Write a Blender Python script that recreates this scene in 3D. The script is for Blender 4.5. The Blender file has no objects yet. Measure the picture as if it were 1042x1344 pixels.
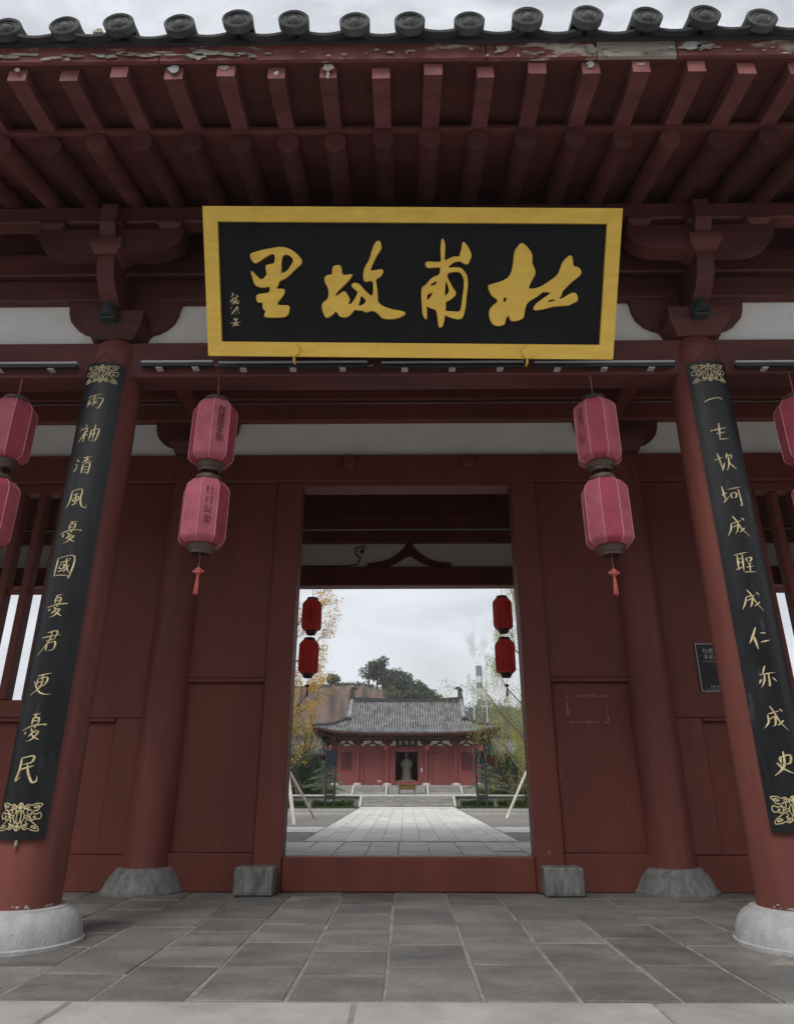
import bpy, math, random
from mathutils import Vector, Matrix, Euler

# ------------------------------------------------------------------ scene, camera, light
R = math.radians
S = bpy.context.scene
COL = S.collection
U = 5.0 / 3.0                      # metres per layout unit
cam_d = bpy.data.cameras.new('camera'); cam = bpy.data.objects.new('camera', cam_d); COL.objects.link(cam)
cam_d.sensor_fit = 'VERTICAL'; cam_d.angle = 2 * math.atan(672 / 896.0)
cam_d.clip_start = 0.05; cam_d.clip_end = 8000
cam.location = (-0.03 * U, 0, 0.9 * U)
cam.rotation_euler = (R(90 + 21.55), 0, R(0.6))
S.camera = cam

SUN_EL, SUN_AZ = 52, 205          # azimuth clockwise from +Y
w = bpy.data.worlds.new('World'); S.world = w; w.use_nodes = True
nt = w.node_tree; nt.nodes.clear()
def wn(t, **k):
    n = nt.nodes.new(t)
    for a, b in k.items(): setattr(n, a, b)
    return n
sky = wn('ShaderNodeTexSky', sky_type='NISHITA', sun_disc=False, sun_elevation=R(SUN_EL), sun_rotation=R(SUN_AZ), dust_density=3.0, air_density=1.2)
hs = wn('ShaderNodeHueSaturation'); hs.inputs['Saturation'].default_value = 0.3
tc = wn('ShaderNodeTexCoord')
mp = wn('ShaderNodeMapping'); mp.inputs['Scale'].default_value = (1.2, 3.2, 3.4); mp.inputs['Rotation'].default_value = (0, 0, R(28))
cn = wn('ShaderNodeTexNoise'); cn.inputs['Scale'].default_value = 3.6; cn.inputs['Detail'].default_value = 8; cn.inputs['Roughness'].default_value = 0.56; cn.inputs['Distortion'].default_value = 0.4
cr = wn('ShaderNodeValToRGB'); cr.color_ramp.elements[0].position = 0.40; cr.color_ramp.elements[1].position = 0.62
cr.color_ramp.elements[0].color = (0.48, 0.48, 0.48, 1); cr.color_ramp.elements[1].color = (0.97, 0.97, 0.97, 1)
mx = wn('ShaderNodeMix', data_type='RGBA')
mx.inputs['B'].default_value = (7.1, 7.4, 7.85, 1)
bg = wn('ShaderNodeBackground'); bg.inputs['Strength'].default_value = 0.1
wo = wn('ShaderNodeOutputWorld')
L = nt.links.new
L(sky.outputs[0], hs.inputs['Color']); L(tc.outputs['Generated'], mp.inputs['Vector']); L(mp.outputs[0], cn.inputs['Vector'])
L(cn.outputs['Fac'], cr.inputs[0]); L(cr.outputs[0], mx.inputs['Factor']); L(hs.outputs[0], mx.inputs['A'])
L(mx.outputs['Result'], bg.inputs['Color']); L(bg.outputs[0], wo.inputs[0])

sd = bpy.data.lights.new('sun', 'SUN'); sd.energy = 1.5; sd.angle = R(25); sd.color = (1.0, 0.96, 0.9)
sun = bpy.data.objects.new('sun', sd); COL.objects.link(sun)
az = R(SUN_AZ); el = R(SUN_EL)
sv = Vector((math.sin(az) * math.cos(el), math.cos(az) * math.cos(el), math.sin(el)))
sun.rotation_euler = (-sv).to_track_quat('-Z', 'Y').to_euler()

S.view_settings.view_transform = 'Standard'; S.view_settings.look = 'None'
S.view_settings.exposure = 0.38; S.view_settings.gamma = 1.0; S.view_settings.use_curve_mapping = False
S.render.engine = 'CYCLES'
S.cycles.max_bounces = 8; S.cycles.diffuse_bounces = 5; S.cycles.transparent_max_bounces = 8; S.cycles.volume_bounces = 0
S.cycles.use_denoising = True
rnd = random.Random(7)

# ------------------------------------------------------------------ mesh helpers (layout units)
ORG = {}
class MB:
    def __init__(s): s.v = []; s.f = []; s.mi = []
    def add(s, vs, fs, mi=0):
        b = len(s.v); s.v += [tuple(p) for p in vs]; s.f += [tuple(i + b for i in f) for f in fs]; s.mi += [mi] * len(fs); return s
    def box(s, x0, x1, y0, y1, z0, z1, c=0.0, mi=0):
        if c <= 0:
            return s.add([(x0,y0,z0),(x1,y0,z0),(x1,y1,z0),(x0,y1,z0),(x0,y0,z1),(x1,y0,z1),(x1,y1,z1),(x0,y1,z1)],
                  [(3,2,1,0),(4,5,6,7),(0,1,5,4),(1,2,6,5),(2,3,7,6),(3,0,4,7)], mi)
        vs = []; ix = {}
        for i in (0,1):
            for j in (0,1):
                for k in (0,1):
                    P = ((x0,x1)[i], (y0,y1)[j], (z0,z1)[k]); sg = (1-2*i, 1-2*j, 1-2*k)
                    for a in range(3):
                        q = [P[t] + (0 if t == a else sg[t]*c) for t in range(3)]
                        ix[(i,j,k,a)] = len(vs); vs.append(q)
        fs = []
        for a in range(3):
            b, d = (a+1) % 3, (a+2) % 3
            for e in (0,1):
                lp = []
                for (m, n) in ((0,0),(1,0),(1,1),(0,1)):
                    t = [0,0,0]; t[a] = e; t[b] = m; t[d] = n; lp.append(ix[(*t, a)])
                fs.append(tuple(lp if e else lp[::-1]))
            for m in (0,1):
                for n in (0,1):      # edge parallel to a, between faces b and d
                    t0 = [0,0,0]; t0[b] = m; t0[d] = n; t1 = list(t0); t0[a] = 0; t1[a] = 1
                    lp = [ix[(*t0,b)], ix[(*t1,b)], ix[(*t1,d)], ix[(*t0,d)]]
                    fs.append(tuple(lp if (m ^ n) else lp[::-1]))
        for i in (0,1):
            for j in (0,1):
                for k in (0,1):
                    lp = [ix[(i,j,k,0)], ix[(i,j,k,1)], ix[(i,j,k,2)]]
                    fs.append(tuple(lp if (i+j+k) % 2 else lp[::-1]))
        return s.add(vs, fs, mi)
    def tube(s, path, rad, n=8, caps=True, mi=0, flat=1.0):
        P = [Vector(p) for p in path]; m = len(P)
        if not isinstance(rad, (list, tuple)): rad = [rad] * m
        vs = []
        t = (P[1] - P[0]).normalized(); up = Vector((0,0,1)) if abs(t.z) < .9 else Vector((1,0,0))
        a = t.cross(up).normalized()
        for i in range(m):
            t = (P[min(i+1,m-1)] - P[max(i-1,0)]).normalized()
            a = (a - t * a.dot(t)).normalized(); b = t.cross(a)
            for k in range(n):
                th = 2*math.pi*k/n
                vs.append(P[i] + (a*math.cos(th) + b*math.sin(th)*flat) * rad[i])
        fs = [(i*n+k, i*n+(k+1) % n, (i+1)*n+(k+1) % n, (i+1)*n+k) for i in range(m-1) for k in range(n)]
        if caps: fs += [tuple(range(n))[::-1], tuple((m-1)*n+k for k in range(n))]
        return s.add(vs, fs, mi)
    def lathe(s, cx, cy, prof, n=24, caps=True, mi=0, sx=1, sy=1, ph=0):
        vs = []; m = len(prof)
        for r, z in prof:
            for k in range(n):
                th = 2*math.pi*(k+ph)/n; vs.append((cx + r*sx*math.cos(th), cy + r*sy*math.sin(th), z))
        fs = [(i*n+k, i*n+(k+1) % n, (i+1)*n+(k+1) % n, (i+1)*n+k) for i in range(m-1) for k in range(n)]
        if caps: fs += [tuple(range(n))[::-1], tuple((m-1)*n+k for k in range(n))]
        return s.add(vs, fs, mi)
    def prism(s, poly, f0, f1, mi=0):
        n = len(poly)
        vs = [f0(p) for p in poly] + [f1(p) for p in poly]
        fs = [tuple(range(n)), tuple(range(n, 2*n))[::-1]] + [((k+1) % n, k, n+k, n+(k+1) % n) for k in range(n)]
        return s.add(vs, fs, mi)
    def xz(s, poly, y0, y1, mi=0): return s.prism(poly, lambda p: (p[0], y0, p[1]), lambda p: (p[0], y1, p[1]), mi)
    def yz(s, poly, x0, x1, mi=0): return s.prism(poly, lambda p: (x0, p[0], p[1]), lambda p: (x1, p[0], p[1]), mi)
    def grid(s, nu, nv, fn, mi=0):
        vs = [fn(i/(nu-1), j/(nv-1)) for j in range(nv) for i in range(nu)]
        fs = [(j*nu+i, j*nu+i+1, (j+1)*nu+i+1, (j+1)*nu+i) for j in range(nv-1) for i in range(nu-1)]
        return s.add(vs, fs, mi)
    def mesh(s, name, mats, org=(0,0,0), smooth=None):
        me = bpy.data.meshes.new(name)
        me.from_pydata([(x*U-org[0], y*U-org[1], z*U-org[2]) for x, y, z in s.v], [], s.f)
        for m in (mats if isinstance(mats, (list, tuple)) else [mats]): me.materials.append(m)
        if any(s.mi): me.polygons.foreach_set('material_index', s.mi)
        if smooth is not None:
            me.polygons.foreach_set('use_smooth', [True] * len(me.polygons))
            if smooth < 170: me.set_sharp_from_angle(angle=R(smooth))
        me.update(); return me
    def build(s, name, mats, parent=None, base=None, smooth=None, **tags):
        if parent is not None: org = ORG[parent.name]
        else: org = tuple(c*U for c in base) if base else (0,0,0)
        o = bpy.data.objects.new(name, s.mesh(name, mats, org, smooth)); COL.objects.link(o)
        if parent is not None: o.parent = parent
        else: o.location = org
        ORG[o.name] = org; tag(o, **tags); return o
def tag(o, label=None, cat=None, group=None, kind=None):
    if label: o['label'] = label
    if cat: o['category'] = cat
    if group: o['group'] = group
    if kind: o['kind'] = kind
    return o
def thing(name, base, label, cat, group=None):
    o = bpy.data.objects.new(name, None); COL.objects.link(o); o.empty_display_size = 0.1
    o.location = tuple(c*U for c in base); ORG[o.name] = tuple(o.location); return tag(o, label, cat, group)
def inst(name, me, parent, at, rot=(0,0,0), scale=(1,1,1)):
    """a piece that shares mesh data: `at` in layout units, world"""
    o = bpy.data.objects.new(name, me); COL.objects.link(o); og = ORG[parent.name] if parent else (0,0,0)
    o.parent = parent; o.location = (at[0]*U-og[0], at[1]*U-og[1], at[2]*U-og[2]); o.rotation_euler = rot; o.scale = scale
    ORG[o.name] = tuple(c*U for c in at); return o
def copy_tree(o, parent=None, loc=None, rz=None, label=None, group=None):
    c = o.copy(); COL.objects.link(c); c.parent = parent
    if loc is not None: c.location = tuple(t*U for t in loc)
    if rz is not None: c.rotation_euler.z = rz
    if label: c['label'] = label
    if group: c['group'] = group
    for ch in list(o.children): copy_tree(ch, c)
    return c
def crom(pts, n=5, closed=False):
    P = [Vector(p) for p in pts]; m = len(P)
    if m < 3 and not closed: return [P[0].lerp(P[-1], i/(2*n)) for i in range(2*n+1)]
    out = []
    for i in range(m if closed else m-1):
        p0 = P[(i-1) % m] if closed or i > 0 else P[i]*2-P[i+1]
        p1 = P[i]; p2 = P[(i+1) % m]
        p3 = P[(i+2) % m] if closed or i+2 < m else P[i+1]*2-P[i]
        for k in range(n):
            t = k/n
            out.append(0.5*((2*p1) + (p2-p0)*t + (2*p0-5*p1+4*p2-p3)*t*t + (3*p1-p0-3*p2+p3)*t**3))
    if not closed: out.append(P[-1])
    return out
def ribbon(mb, pts, width, mapfn, h=0.004, closed=False, taper=True, n=5, mi=0):
    """brush stroke raised over a surface: pts 2D, mapfn(u, v, height) -> 3D"""
    Q = crom([Vector((p[0], p[1], 0)) for p in pts], n, closed)
    if closed: Q.append(Q[0])
    m = len(Q); vs = []
    for i, q in enumerate(Q):
        t = (Q[min(i+1, m-1)] - Q[max(i-1, 0)])
        if t.length < 1e-9: t = Vector((1,0,0))
        t.normalize(); nn = Vector((-t.y, t.x, 0)); a = i/(m-1)
        ww = width * ((0.35 + 1.05*math.sin(math.pi*min(1, a*.95+.10))**.8) * (.62 + .62*abs(t.y)) if taper else 1) * .5
        for sgn, hh in ((-1, 0), (-.55, h), (.55, h), (1, 0)):
            p = q + nn*ww*sgn; vs.append(mapfn(p.x, p.y, hh))
    fs = [(4*i+k, 4*i+k+1, 4*i+k+5, 4*i+k+4) for i in range(m-1) for k in range(3)]
    fs += [(0,3,2,1), (4*m-4, 4*m-3, 4*m-2, 4*m-1)]
    return mb.add(vs, fs, mi)
def text_mesh(body, size):
    """flat lettering outline as a mesh (verts in size units, origin centred)"""
    cu = bpy.data.curves.new('t', 'FONT'); cu.body = body; cu.size = size; cu.align_x = 'CENTER'; cu.align_y = 'CENTER'; cu.resolution_u = 2
    ob = bpy.data.objects.new('t', cu); COL.objects.link(ob)
    dg = bpy.context.evaluated_depsgraph_get(); dg.update()
    me = bpy.data.meshes.new_from_object(ob.evaluated_get(dg))
    vs = [tuple(v.co) for v in me.vertices]; fs = [tuple(p.vertices) for p in me.polygons]
    bpy.data.objects.remove(ob); bpy.data.curves.remove(cu); bpy.data.meshes.remove(me)
    return vs, fs

# ------------------------------------------------------------------ materials
def mat(name, c1, c2=None, rough=.7, scale=2.0, stretch=(1,1,1), bump=.0, bscale=30., rand=0., spec=.3, metal=0.,
        c3=None, t3=.66, s3=8., detail=6, sheen=0, trans=0., contrast=(.35,.65), grain=0., gstretch=(9,9,.35)):
    m = bpy.data.materials.new(name); m.use_nodes = True; t = m.node_tree; N = t.nodes; K = t.links.new
    b = N['Principled BSDF']; b.inputs['Roughness'].default_value = rough; b.inputs['Specular IOR Level'].default_value = spec; b.inputs['Metallic'].default_value = metal
    c2 = c2 or tuple(x*.75 for x in c1)
    g = N.new('ShaderNodeNewGeometry'); mp = N.new('ShaderNodeMapping'); mp.inputs['Scale'].default_value = stretch
    K(g.outputs['Position'], mp.inputs['Vector'])
    oi = N.new('ShaderNodeObjectInfo')
    if rand:
        ad = N.new('ShaderNodeVectorMath'); ad.operation = 'ADD'; sc = N.new('ShaderNodeVectorMath'); sc.operation = 'SCALE'
        cv = N.new('ShaderNodeCombineXYZ'); K(oi.outputs['Random'], cv.inputs[0]); K(oi.outputs['Random'], cv.inputs[1]); K(cv.outputs[0], sc.inputs[0]); sc.inputs['Scale'].default_value = 37.
        K(mp.outputs[0], ad.inputs[0]); K(sc.outputs[0], ad.inputs[1]); vec = ad.outputs[0]
    else: vec = mp.outputs[0]
    n1 = N.new('ShaderNodeTexNoise'); n1.inputs['Scale'].default_value = scale; n1.inputs['Detail'].default_value = detail; n1.inputs['Roughness'].default_value = .6
    K(vec, n1.inputs['Vector'])
    r1 = N.new('ShaderNodeValToRGB'); r1.color_ramp.elements[0].position = contrast[0]; r1.color_ramp.elements[1].position = contrast[1]
    r1.color_ramp.elements[0].color = (*c2, 1); r1.color_ramp.elements[1].color = (*c1, 1); K(n1.outputs['Fac'], r1.inputs[0])
    col = r1.outputs[0]
    if c3:
        n3 = N.new('ShaderNodeTexNoise'); n3.inputs['Scale'].default_value = s3; n3.inputs['Detail'].default_value = 8; n3.inputs['Roughness'].default_value = .65; K(vec, n3.inputs['Vector'])
        r3 = N.new('ShaderNodeValToRGB'); r3.color_ramp.elements[0].position = t3; r3.color_ramp.elements[1].position = min(1, t3+.06); K(n3.outputs['Fac'], r3.inputs[0])
        m3 = N.new('ShaderNodeMix'); m3.data_type = 'RGBA'; K(r3.outputs[0], m3.inputs['Factor']); K(col, m3.inputs['A']); m3.inputs['B'].default_value = (*c3, 1); col = m3.outputs['Result']
    if grain:
        gm = N.new('ShaderNodeMapping'); gm.inputs['Scale'].default_value = gstretch; K(vec, gm.inputs['Vector'])
        gn = N.new('ShaderNodeTexNoise'); gn.inputs['Scale'].default_value = 1.6; gn.inputs['Detail'].default_value = 9; gn.inputs['Roughness'].default_value = .7; K(gm.outputs[0], gn.inputs['Vector'])
        gr_ = N.new('ShaderNodeMapRange'); gr_.inputs['From Min'].default_value = .3; gr_.inputs['From Max'].default_value = .7; gr_.inputs['To Min'].default_value = 1-grain; gr_.inputs['To Max'].default_value = 1+grain; K(gn.outputs['Fac'], gr_.inputs['Value'])
        gs = N.new('ShaderNodeVectorMath'); gs.operation = 'SCALE'; K(col, gs.inputs[0]); K(gr_.outputs[0], gs.inputs['Scale']); col = gs.outputs[0]
    if rand:
        mr = N.new('ShaderNodeMapRange'); mr.inputs['To Min'].default_value = 1-rand; mr.inputs['To Max'].default_value = 1+rand; K(oi.outputs['Random'], mr.inputs['Value'])
        mm = N.new('ShaderNodeVectorMath'); mm.operation = 'SCALE'; K(col, mm.inputs[0]); K(mr.outputs[0], mm.inputs['Scale']); col = mm.outputs[0]
    K(col, b.inputs['Base Color'])
    if bump:
        n2 = N.new('ShaderNodeTexNoise'); n2.inputs['Scale'].default_value = bscale; n2.inputs['Detail'].default_value = 6; K(vec, n2.inputs['Vector'])
        bp = N.new('ShaderNodeBump'); bp.inputs['Strength'].default_value = bump; bp.inputs['Distance'].default_value = .02; K(n2.outputs['Fac'], bp.inputs['Height']); K(bp.outputs[0], b.inputs['Normal'])
    # rough variation
    rr = N.new('ShaderNodeMapRange'); rr.inputs['To Min'].default_value = max(.05, rough-.12); rr.inputs['To Max'].default_value = min(1, rough+.12); K(n1.outputs['Fac'], rr.inputs['Value']); K(rr.outputs[0], b.inputs['Roughness'])
    if trans:
        tr = N.new('ShaderNodeBsdfTranslucent'); K(col, tr.inputs['Color']); ms = N.new('ShaderNodeMixShader'); ms.inputs[0].default_value = trans
        out = [n for n in N if n.type == 'OUTPUT_MATERIAL'][0]; K(b.outputs[0], ms.inputs[1]); K(tr.outputs[0], ms.inputs[2]); K(ms.outputs[0], out.inputs[0])
    return m
M = {}
M['red'] = mat('red_paint', (.190,.053,.039), (.140,.040,.031), .55, .9, (1.6,1.6,.5), .25, 16, c3=(.22,.10,.085), t3=.72, s3=9, grain=.05, gstretch=(3,3,.4))
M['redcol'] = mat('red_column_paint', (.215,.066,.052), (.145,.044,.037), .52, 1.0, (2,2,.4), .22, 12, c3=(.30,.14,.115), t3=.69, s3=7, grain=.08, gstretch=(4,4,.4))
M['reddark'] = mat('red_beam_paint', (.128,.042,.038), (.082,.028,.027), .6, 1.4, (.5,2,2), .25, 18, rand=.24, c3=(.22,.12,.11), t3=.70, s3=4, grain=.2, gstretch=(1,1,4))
M['peel'] = mat('peeling_red_paint', (.175,.064,.061), (.115,.042,.041), .62, 2, (.8,2,2), .3, 12, rand=.2, c3=(.34,.24,.22), t3=.68, s3=3.1, grain=.2)
M['peelf'] = mat('peeling_fascia_paint', (.21,.070,.063), (.15,.05,.046), .65, 2.2, (.5,2,2), .3, 9, c3=(.50,.45,.38), t3=.55, s3=1.9, grain=.25)
M['rafend'] = mat('faded_rafter_end', (.32,.122,.115), (.22,.08,.076), .7, 4, (1,1,1), .2, 14, rand=.15, c3=(.48,.42,.36), t3=.63, s3=3.5)
M['oldwood'] = mat('bare_weathered_wood', (.44,.40,.34), (.27,.24,.20), .85, 3, (.6,6,6), .5, 16)
M['white'] = mat('white_plaster', (.88,.87,.85), (.80,.785,.75), .85, 1.2, (1,1,1), .08, 40, c3=(.66,.63,.58), t3=.66, s3=1.1)
M['gold'] = mat('gold_leaf_paint', (1.0,.68,.13), (.90,.58,.11), .40, 3, (1,1,4), .12, 30, spec=.5, metal=.45, grain=.04, gstretch=(1,1,7))
M['goldline'] = mat('gold_line_paint', (.74,.62,.37), (.42,.35,.20), .5, 14, (1,1,1), 0)
M['black'] = mat('black_lacquer', (.010,.011,.013), (.006,.007,.009), .5, 2, (1,1,1), .05, 20, spec=.22)
M['board'] = mat('weathered_black_lacquer', (.011,.0125,.0145), (.006,.007,.0085), .40, 3.4, (2.2,2.2,.6),   .14, 9, spec=.36, c3=(.034,.038,.045), t3=.60, s3=2.6, grain=.35, gstretch=(6,6,1.2))
M['paver'] = mat('porch_stone', (.225,.216,.206), (.112,.108,.104), .66, 1.3, (.9,1.4,1), .45, 34, rand=.17, c3=(.29,.28,.265), t3=.66, s3=3.2, grain=.22, gstretch=(12,12,12), contrast=(.30,.66), spec=.45)
M['grout'] = mat('mortar', (.38,.35,.31), (.22,.20,.185), .9, 6, (1,1,1), .5, 40)
M['edge'] = mat('pale_edge_stone', (.46,.45,.43), (.32,.315,.305), .8, 1.6, (1,1,1), .35, 22, rand=.1, c3=(.16,.155,.15), t3=.70, s3=6)
M['plinth'] = mat('plinth_stone', (.46,.465,.465), (.34,.345,.345), .85, 4, (1.4,1.4,1), .4, 24, rand=.05, c3=(.12,.12,.115), t3=.66, s3=11)
M['plinthdark'] = mat('dusty_plinth_stone', (.25,.248,.24), (.13,.13,.126), .88, 5, (2.2,2.2,.7), .7, 20, c3=(.36,.35,.34), t3=.66, s3=11)
M['block'] = mat('carved_door_stone', (.26,.265,.255), (.10,.105,.10), .8, 9, (1,1,.35), .6, 18, c3=(.36,.37,.36), t3=.66, s3=20)
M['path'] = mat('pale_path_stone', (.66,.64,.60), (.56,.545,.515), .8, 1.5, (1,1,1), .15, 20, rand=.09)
M['gravel'] = mat('gravel_bed', (.30,.285,.265), (.17,.162,.15), .95, 7, (1,1,1), .8, 30)
M['earth'] = mat('ground_earth', (.13,.125,.115), (.085,.08,.075), .95, .6, (1,1,1), .3, 8)
M['plaza'] = mat('plaza_stone', (.60,.585,.56), (.52,.505,.485), .85, 1.2, (1,1,1), .2, 14)
M['kerb'] = mat('white_stone_kerb', (.54,.53,.49), (.40,.39,.36), .8, 3, (1,1,1), .1, 20)
M['tile'] = mat('grey_roof_tile', (.125,.125,.128), (.055,.056,.058), .8, 3.2, (1,1,1), .3, 30, c3=(.22,.22,.205), t3=.66, s3=7, rand=.12)
M['halltile'] = mat('weathered_hall_tile', (.33,.33,.335), (.13,.13,.135), .85, 1.6, (1,.5,1), .3, 12, c3=(.45,.45,.44), t3=.60, s3=3)
M['pantile'] = mat('dark_pan_tile', (.060,.060,.062), (.035,.035,.037), .85, 3, (1,1,1), .3, 20)
M['ridge'] = mat('ridge_tile', (.075,.076,.078), (.045,.046,.048), .85, 3, (1,1,1), .3, 14)
M['metal'] = mat('dark_metal', (.03,.031,.034), (.02,.02,.023), .5, 6, (1,1,1), .05, 40, spec=.5)
M['alu'] = mat('brushed_aluminium', (.52,.53,.54), (.42,.43,.44), .5, 8, (.2,4,4), .05, 40, metal=.15)
M['spotgreen'] = mat('verdigris_metal', (.07,.095,.095), (.035,.05,.05), .55, 14, (1,1,1), .1, 40, metal=.3)
M['cloth'] = mat('faded_lantern_cloth', (.66,.19,.245), (.50,.13,.175), .75, 3, (1,1,1), .3, 22, trans=.34, c3=(.74,.33,.38), t3=.66, s3=7)
M['clothdeep'] = mat('deep_lantern_cloth', (.50,.095,.145), (.38,.07,.11), .7, 5, (1,1,1), .12, 40, trans=.30)
M['clothred'] = mat('red_lantern_cloth', (.86,.18,.15), (.72,.14,.12), .7, 5, (1,1,1), .1, 40, trans=.60)
M['lrim'] = mat('lantern_rim_metal', (.12,.075,.06), (.07,.045,.038), .55, 12, (1,1,1), .1, 40, spec=.5)
M['lrib'] = mat('lantern_seam', (.72,.31,.36), (.62,.25,.30), .6, 10)
M['ink'] = mat('ink_black', (.012,.010,.010), (.02,.015,.015), .8, 10)
M['tassel'] = mat('red_tassel', (.50,.12,.10), (.38,.09,.08), .7, 20)
M['cord'] = mat('red_cord', (.40,.11,.11), (.30,.08,.08), .8, 20)
M['wire'] = mat('pale_wire', (.34,.32,.29), (.25,.24,.22), .6, 20)
M['whiteplastic'] = mat('white_plastic', (.62,.62,.60), (.5,.5,.48), .5, 10)
M['bark'] = mat('tree_bark', (.16,.125,.10), (.085,.068,.055), .9, 8, (1,1,.3), .8, 12)
M['prop'] = mat('pale_prop_pole', (.74,.71,.64), (.56,.53,.46), .85, 6, (1,1,.3), .3, 12)
M['wrap'] = mat('trunk_wrap', (.40,.33,.29), (.27,.22,.19), .95, 20, (1,1,3), .5, 30)
def leafmat(n, a, b, t=.35): return mat(n, a, b, .65, 1.3, trans=t, spec=.25, detail=3)
M['lgreen'] = leafmat('dark_leaf', (.068,.088,.056), (.036,.050,.033))
M['lpine'] = leafmat('pine_needle', (.19,.24,.15), (.10,.14,.085))
M['lhedge'] = leafmat('hedge_leaf', (.095,.130,.045), (.050,.075,.028))
M['lyellow'] = leafmat('yellow_leaf', (.70,.45,.07), (.52,.32,.06), .5)
M['lwillow'] = leafmat('willow_leaf', (.50,.48,.15), (.30,.32,.10), .5)
M['lhill'] = leafmat('hill_leaf', (.125,.145,.090), (.070,.086,.056))
M['lhill2'] = leafmat('hill_bright_leaf', (.16,.18,.075), (.08,.10,.045))
M['lreed'] = leafmat('dry_reed', (.30,.25,.13), (.17,.17,.085))
M['grass'] = mat('lawn_grass', (.135,.150,.062), (.075,.095,.040), .9, 3, (1,1,1), .8, 40)
M['hallred'] = mat('hall_red_paint', (.26,.072,.066), (.21,.058,.056), .6, 1.5, (2,2,.4), .05, 20)
M['shade'] = mat('dark_window_lattice', (.055,.030,.030), (.04,.022,.022), .7, 6)
M['step'] = mat('step_stone', (.34,.33,.31), (.22,.215,.205), .85, 3, (.6,3,3), .3, 18)
M['statue'] = mat('statue_stone', (.42,.39,.31), (.30,.28,.22), .75, 5, (1,1,1), .2, 20)
M['bronze'] = mat('bronze_gilt', (.24,.16,.055), (.06,.045,.025), .5, 22, (1,1,1), .2, 40, metal=.5)
M['panelblue'] = mat('dark_blue_panel', (.020,.027,.040), (.013,.017,.026), .4, 5)
M['chim'] = mat('chimney_grey', (.15,.16,.18), (.12,.13,.15), .8, .5)
M['chimw'] = mat('chimney_white', (.66,.67,.68), (.58,.59,.60), .8, .5)
M['sign'] = mat('sign_black', (.018,.018,.020), (.012,.012,.014), .35, 8, spec=.5)
M['signink'] = mat('sign_print', (.55,.55,.55), (.45,.45,.45), .5, 20)
M['cliffgreen'] = None
# ------------------------------------------------------------------ ground and paving
MB().box(-445, 445, -445, 445, -.40, -.045).build('ground', M['earth'], kind='structure')
sw = thing('unseen_sky_blocker', (0, -9.5, 0), 'unseen grey wall with tiled coping added behind the camera to block low sky light', 'wall')  # added out of view to keep low sky light off the deep porch
MB().box(-22, 22, -9.8, -9.3, -.044, 6.8).build('blocker_wall', M['step'], sw)
MB().yz([(-10.15,6.801),(-8.95,6.801),(-9.35,7.15),(-9.45,7.3),(-9.65,7.3),(-9.75,7.15)], -22.3, 22.3).build('coping', M['pantile'], sw)
pz = MB().box(-16, 16, -6, 2.83, -.044, -.016).build('plaza', M['plaza'], kind='structure')
fl = MB().box(-8.9, 8.9, 2.85, 12.14, -.30, -.0065).build('porch_floor', M['grout'], kind='structure')
rp = random.Random(3)
PW = .437
for k in range(-14, 14):
    x0 = -.125 + PW*k
    if x0 < -6.1 or x0 + PW > 6.1: continue
    y = 3.585; near = True
    while y < 12.1:
        ln = rp.choice((.42, .45, .52, .60, .66)) if y < 7 else rp.uniform(.6, .95)
        if 12.12 - (y+ln) < .3: ln = 12.12 - y
        j = .007 + rp.random()*.006; dz = rp.uniform(-.0045, .003)
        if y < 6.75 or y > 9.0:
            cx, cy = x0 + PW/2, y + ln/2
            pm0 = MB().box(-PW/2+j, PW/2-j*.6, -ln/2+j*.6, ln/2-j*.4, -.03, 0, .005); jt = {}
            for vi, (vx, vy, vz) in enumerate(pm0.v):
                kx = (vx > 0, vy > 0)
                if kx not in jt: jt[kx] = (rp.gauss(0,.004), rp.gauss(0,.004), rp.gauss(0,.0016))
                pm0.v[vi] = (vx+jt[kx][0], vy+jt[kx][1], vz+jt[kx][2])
            p = pm0.build('paver', M['paver'] if y < 8.5 else M['path'], fl)  # back pavers take the paler path stone to imitate light from the courtyard
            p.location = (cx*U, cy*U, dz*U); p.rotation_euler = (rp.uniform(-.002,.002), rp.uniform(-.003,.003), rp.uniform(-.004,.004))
        y += ln
x = -6.0
for ln in (1.13, 1.2, .98, 1.19, 1.25, 1.3, 1.22, 1.15, 1.1, 1.2):
    if x + ln > 6.3: break
    MB().box(x+.008, x+ln-.008, 2.86, 3.568, -.03, .003+rp.uniform(-.002,.002), .008).build('edge_slab', M['edge'], fl)
    x += ln
for i in range(-5, 5):
    for j in range(4):
        a = i*1.3 + (.65 if j % 2 else 0)
        MB().box(a+.008, a+1.292, 1.96-j*.88, 2.83-j*.88, -.03, -.002+rp.uniform(-.002,.002), .008).build('plaza_slab', M['plaza'], pz)

# ------------------------------------------------------------------ the gate hall
gate = thing('gate_hall', (0, 7.9, 0), 'dark red timber gate hall with open doorway and grey tiled eaves', 'building')
CX = 2.33
def cxs(s): return -2.365 if s < 0 else 2.33
FY, WY, BY = 4.75, 6.81, 11.0
XE = 8.5
rg = random.Random(11)
def part(mb, name, m, parent=gate, smooth=None, **k): return mb.build(name, m if not isinstance(m, str) else M[m], parent, smooth=smooth, **k)

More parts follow.
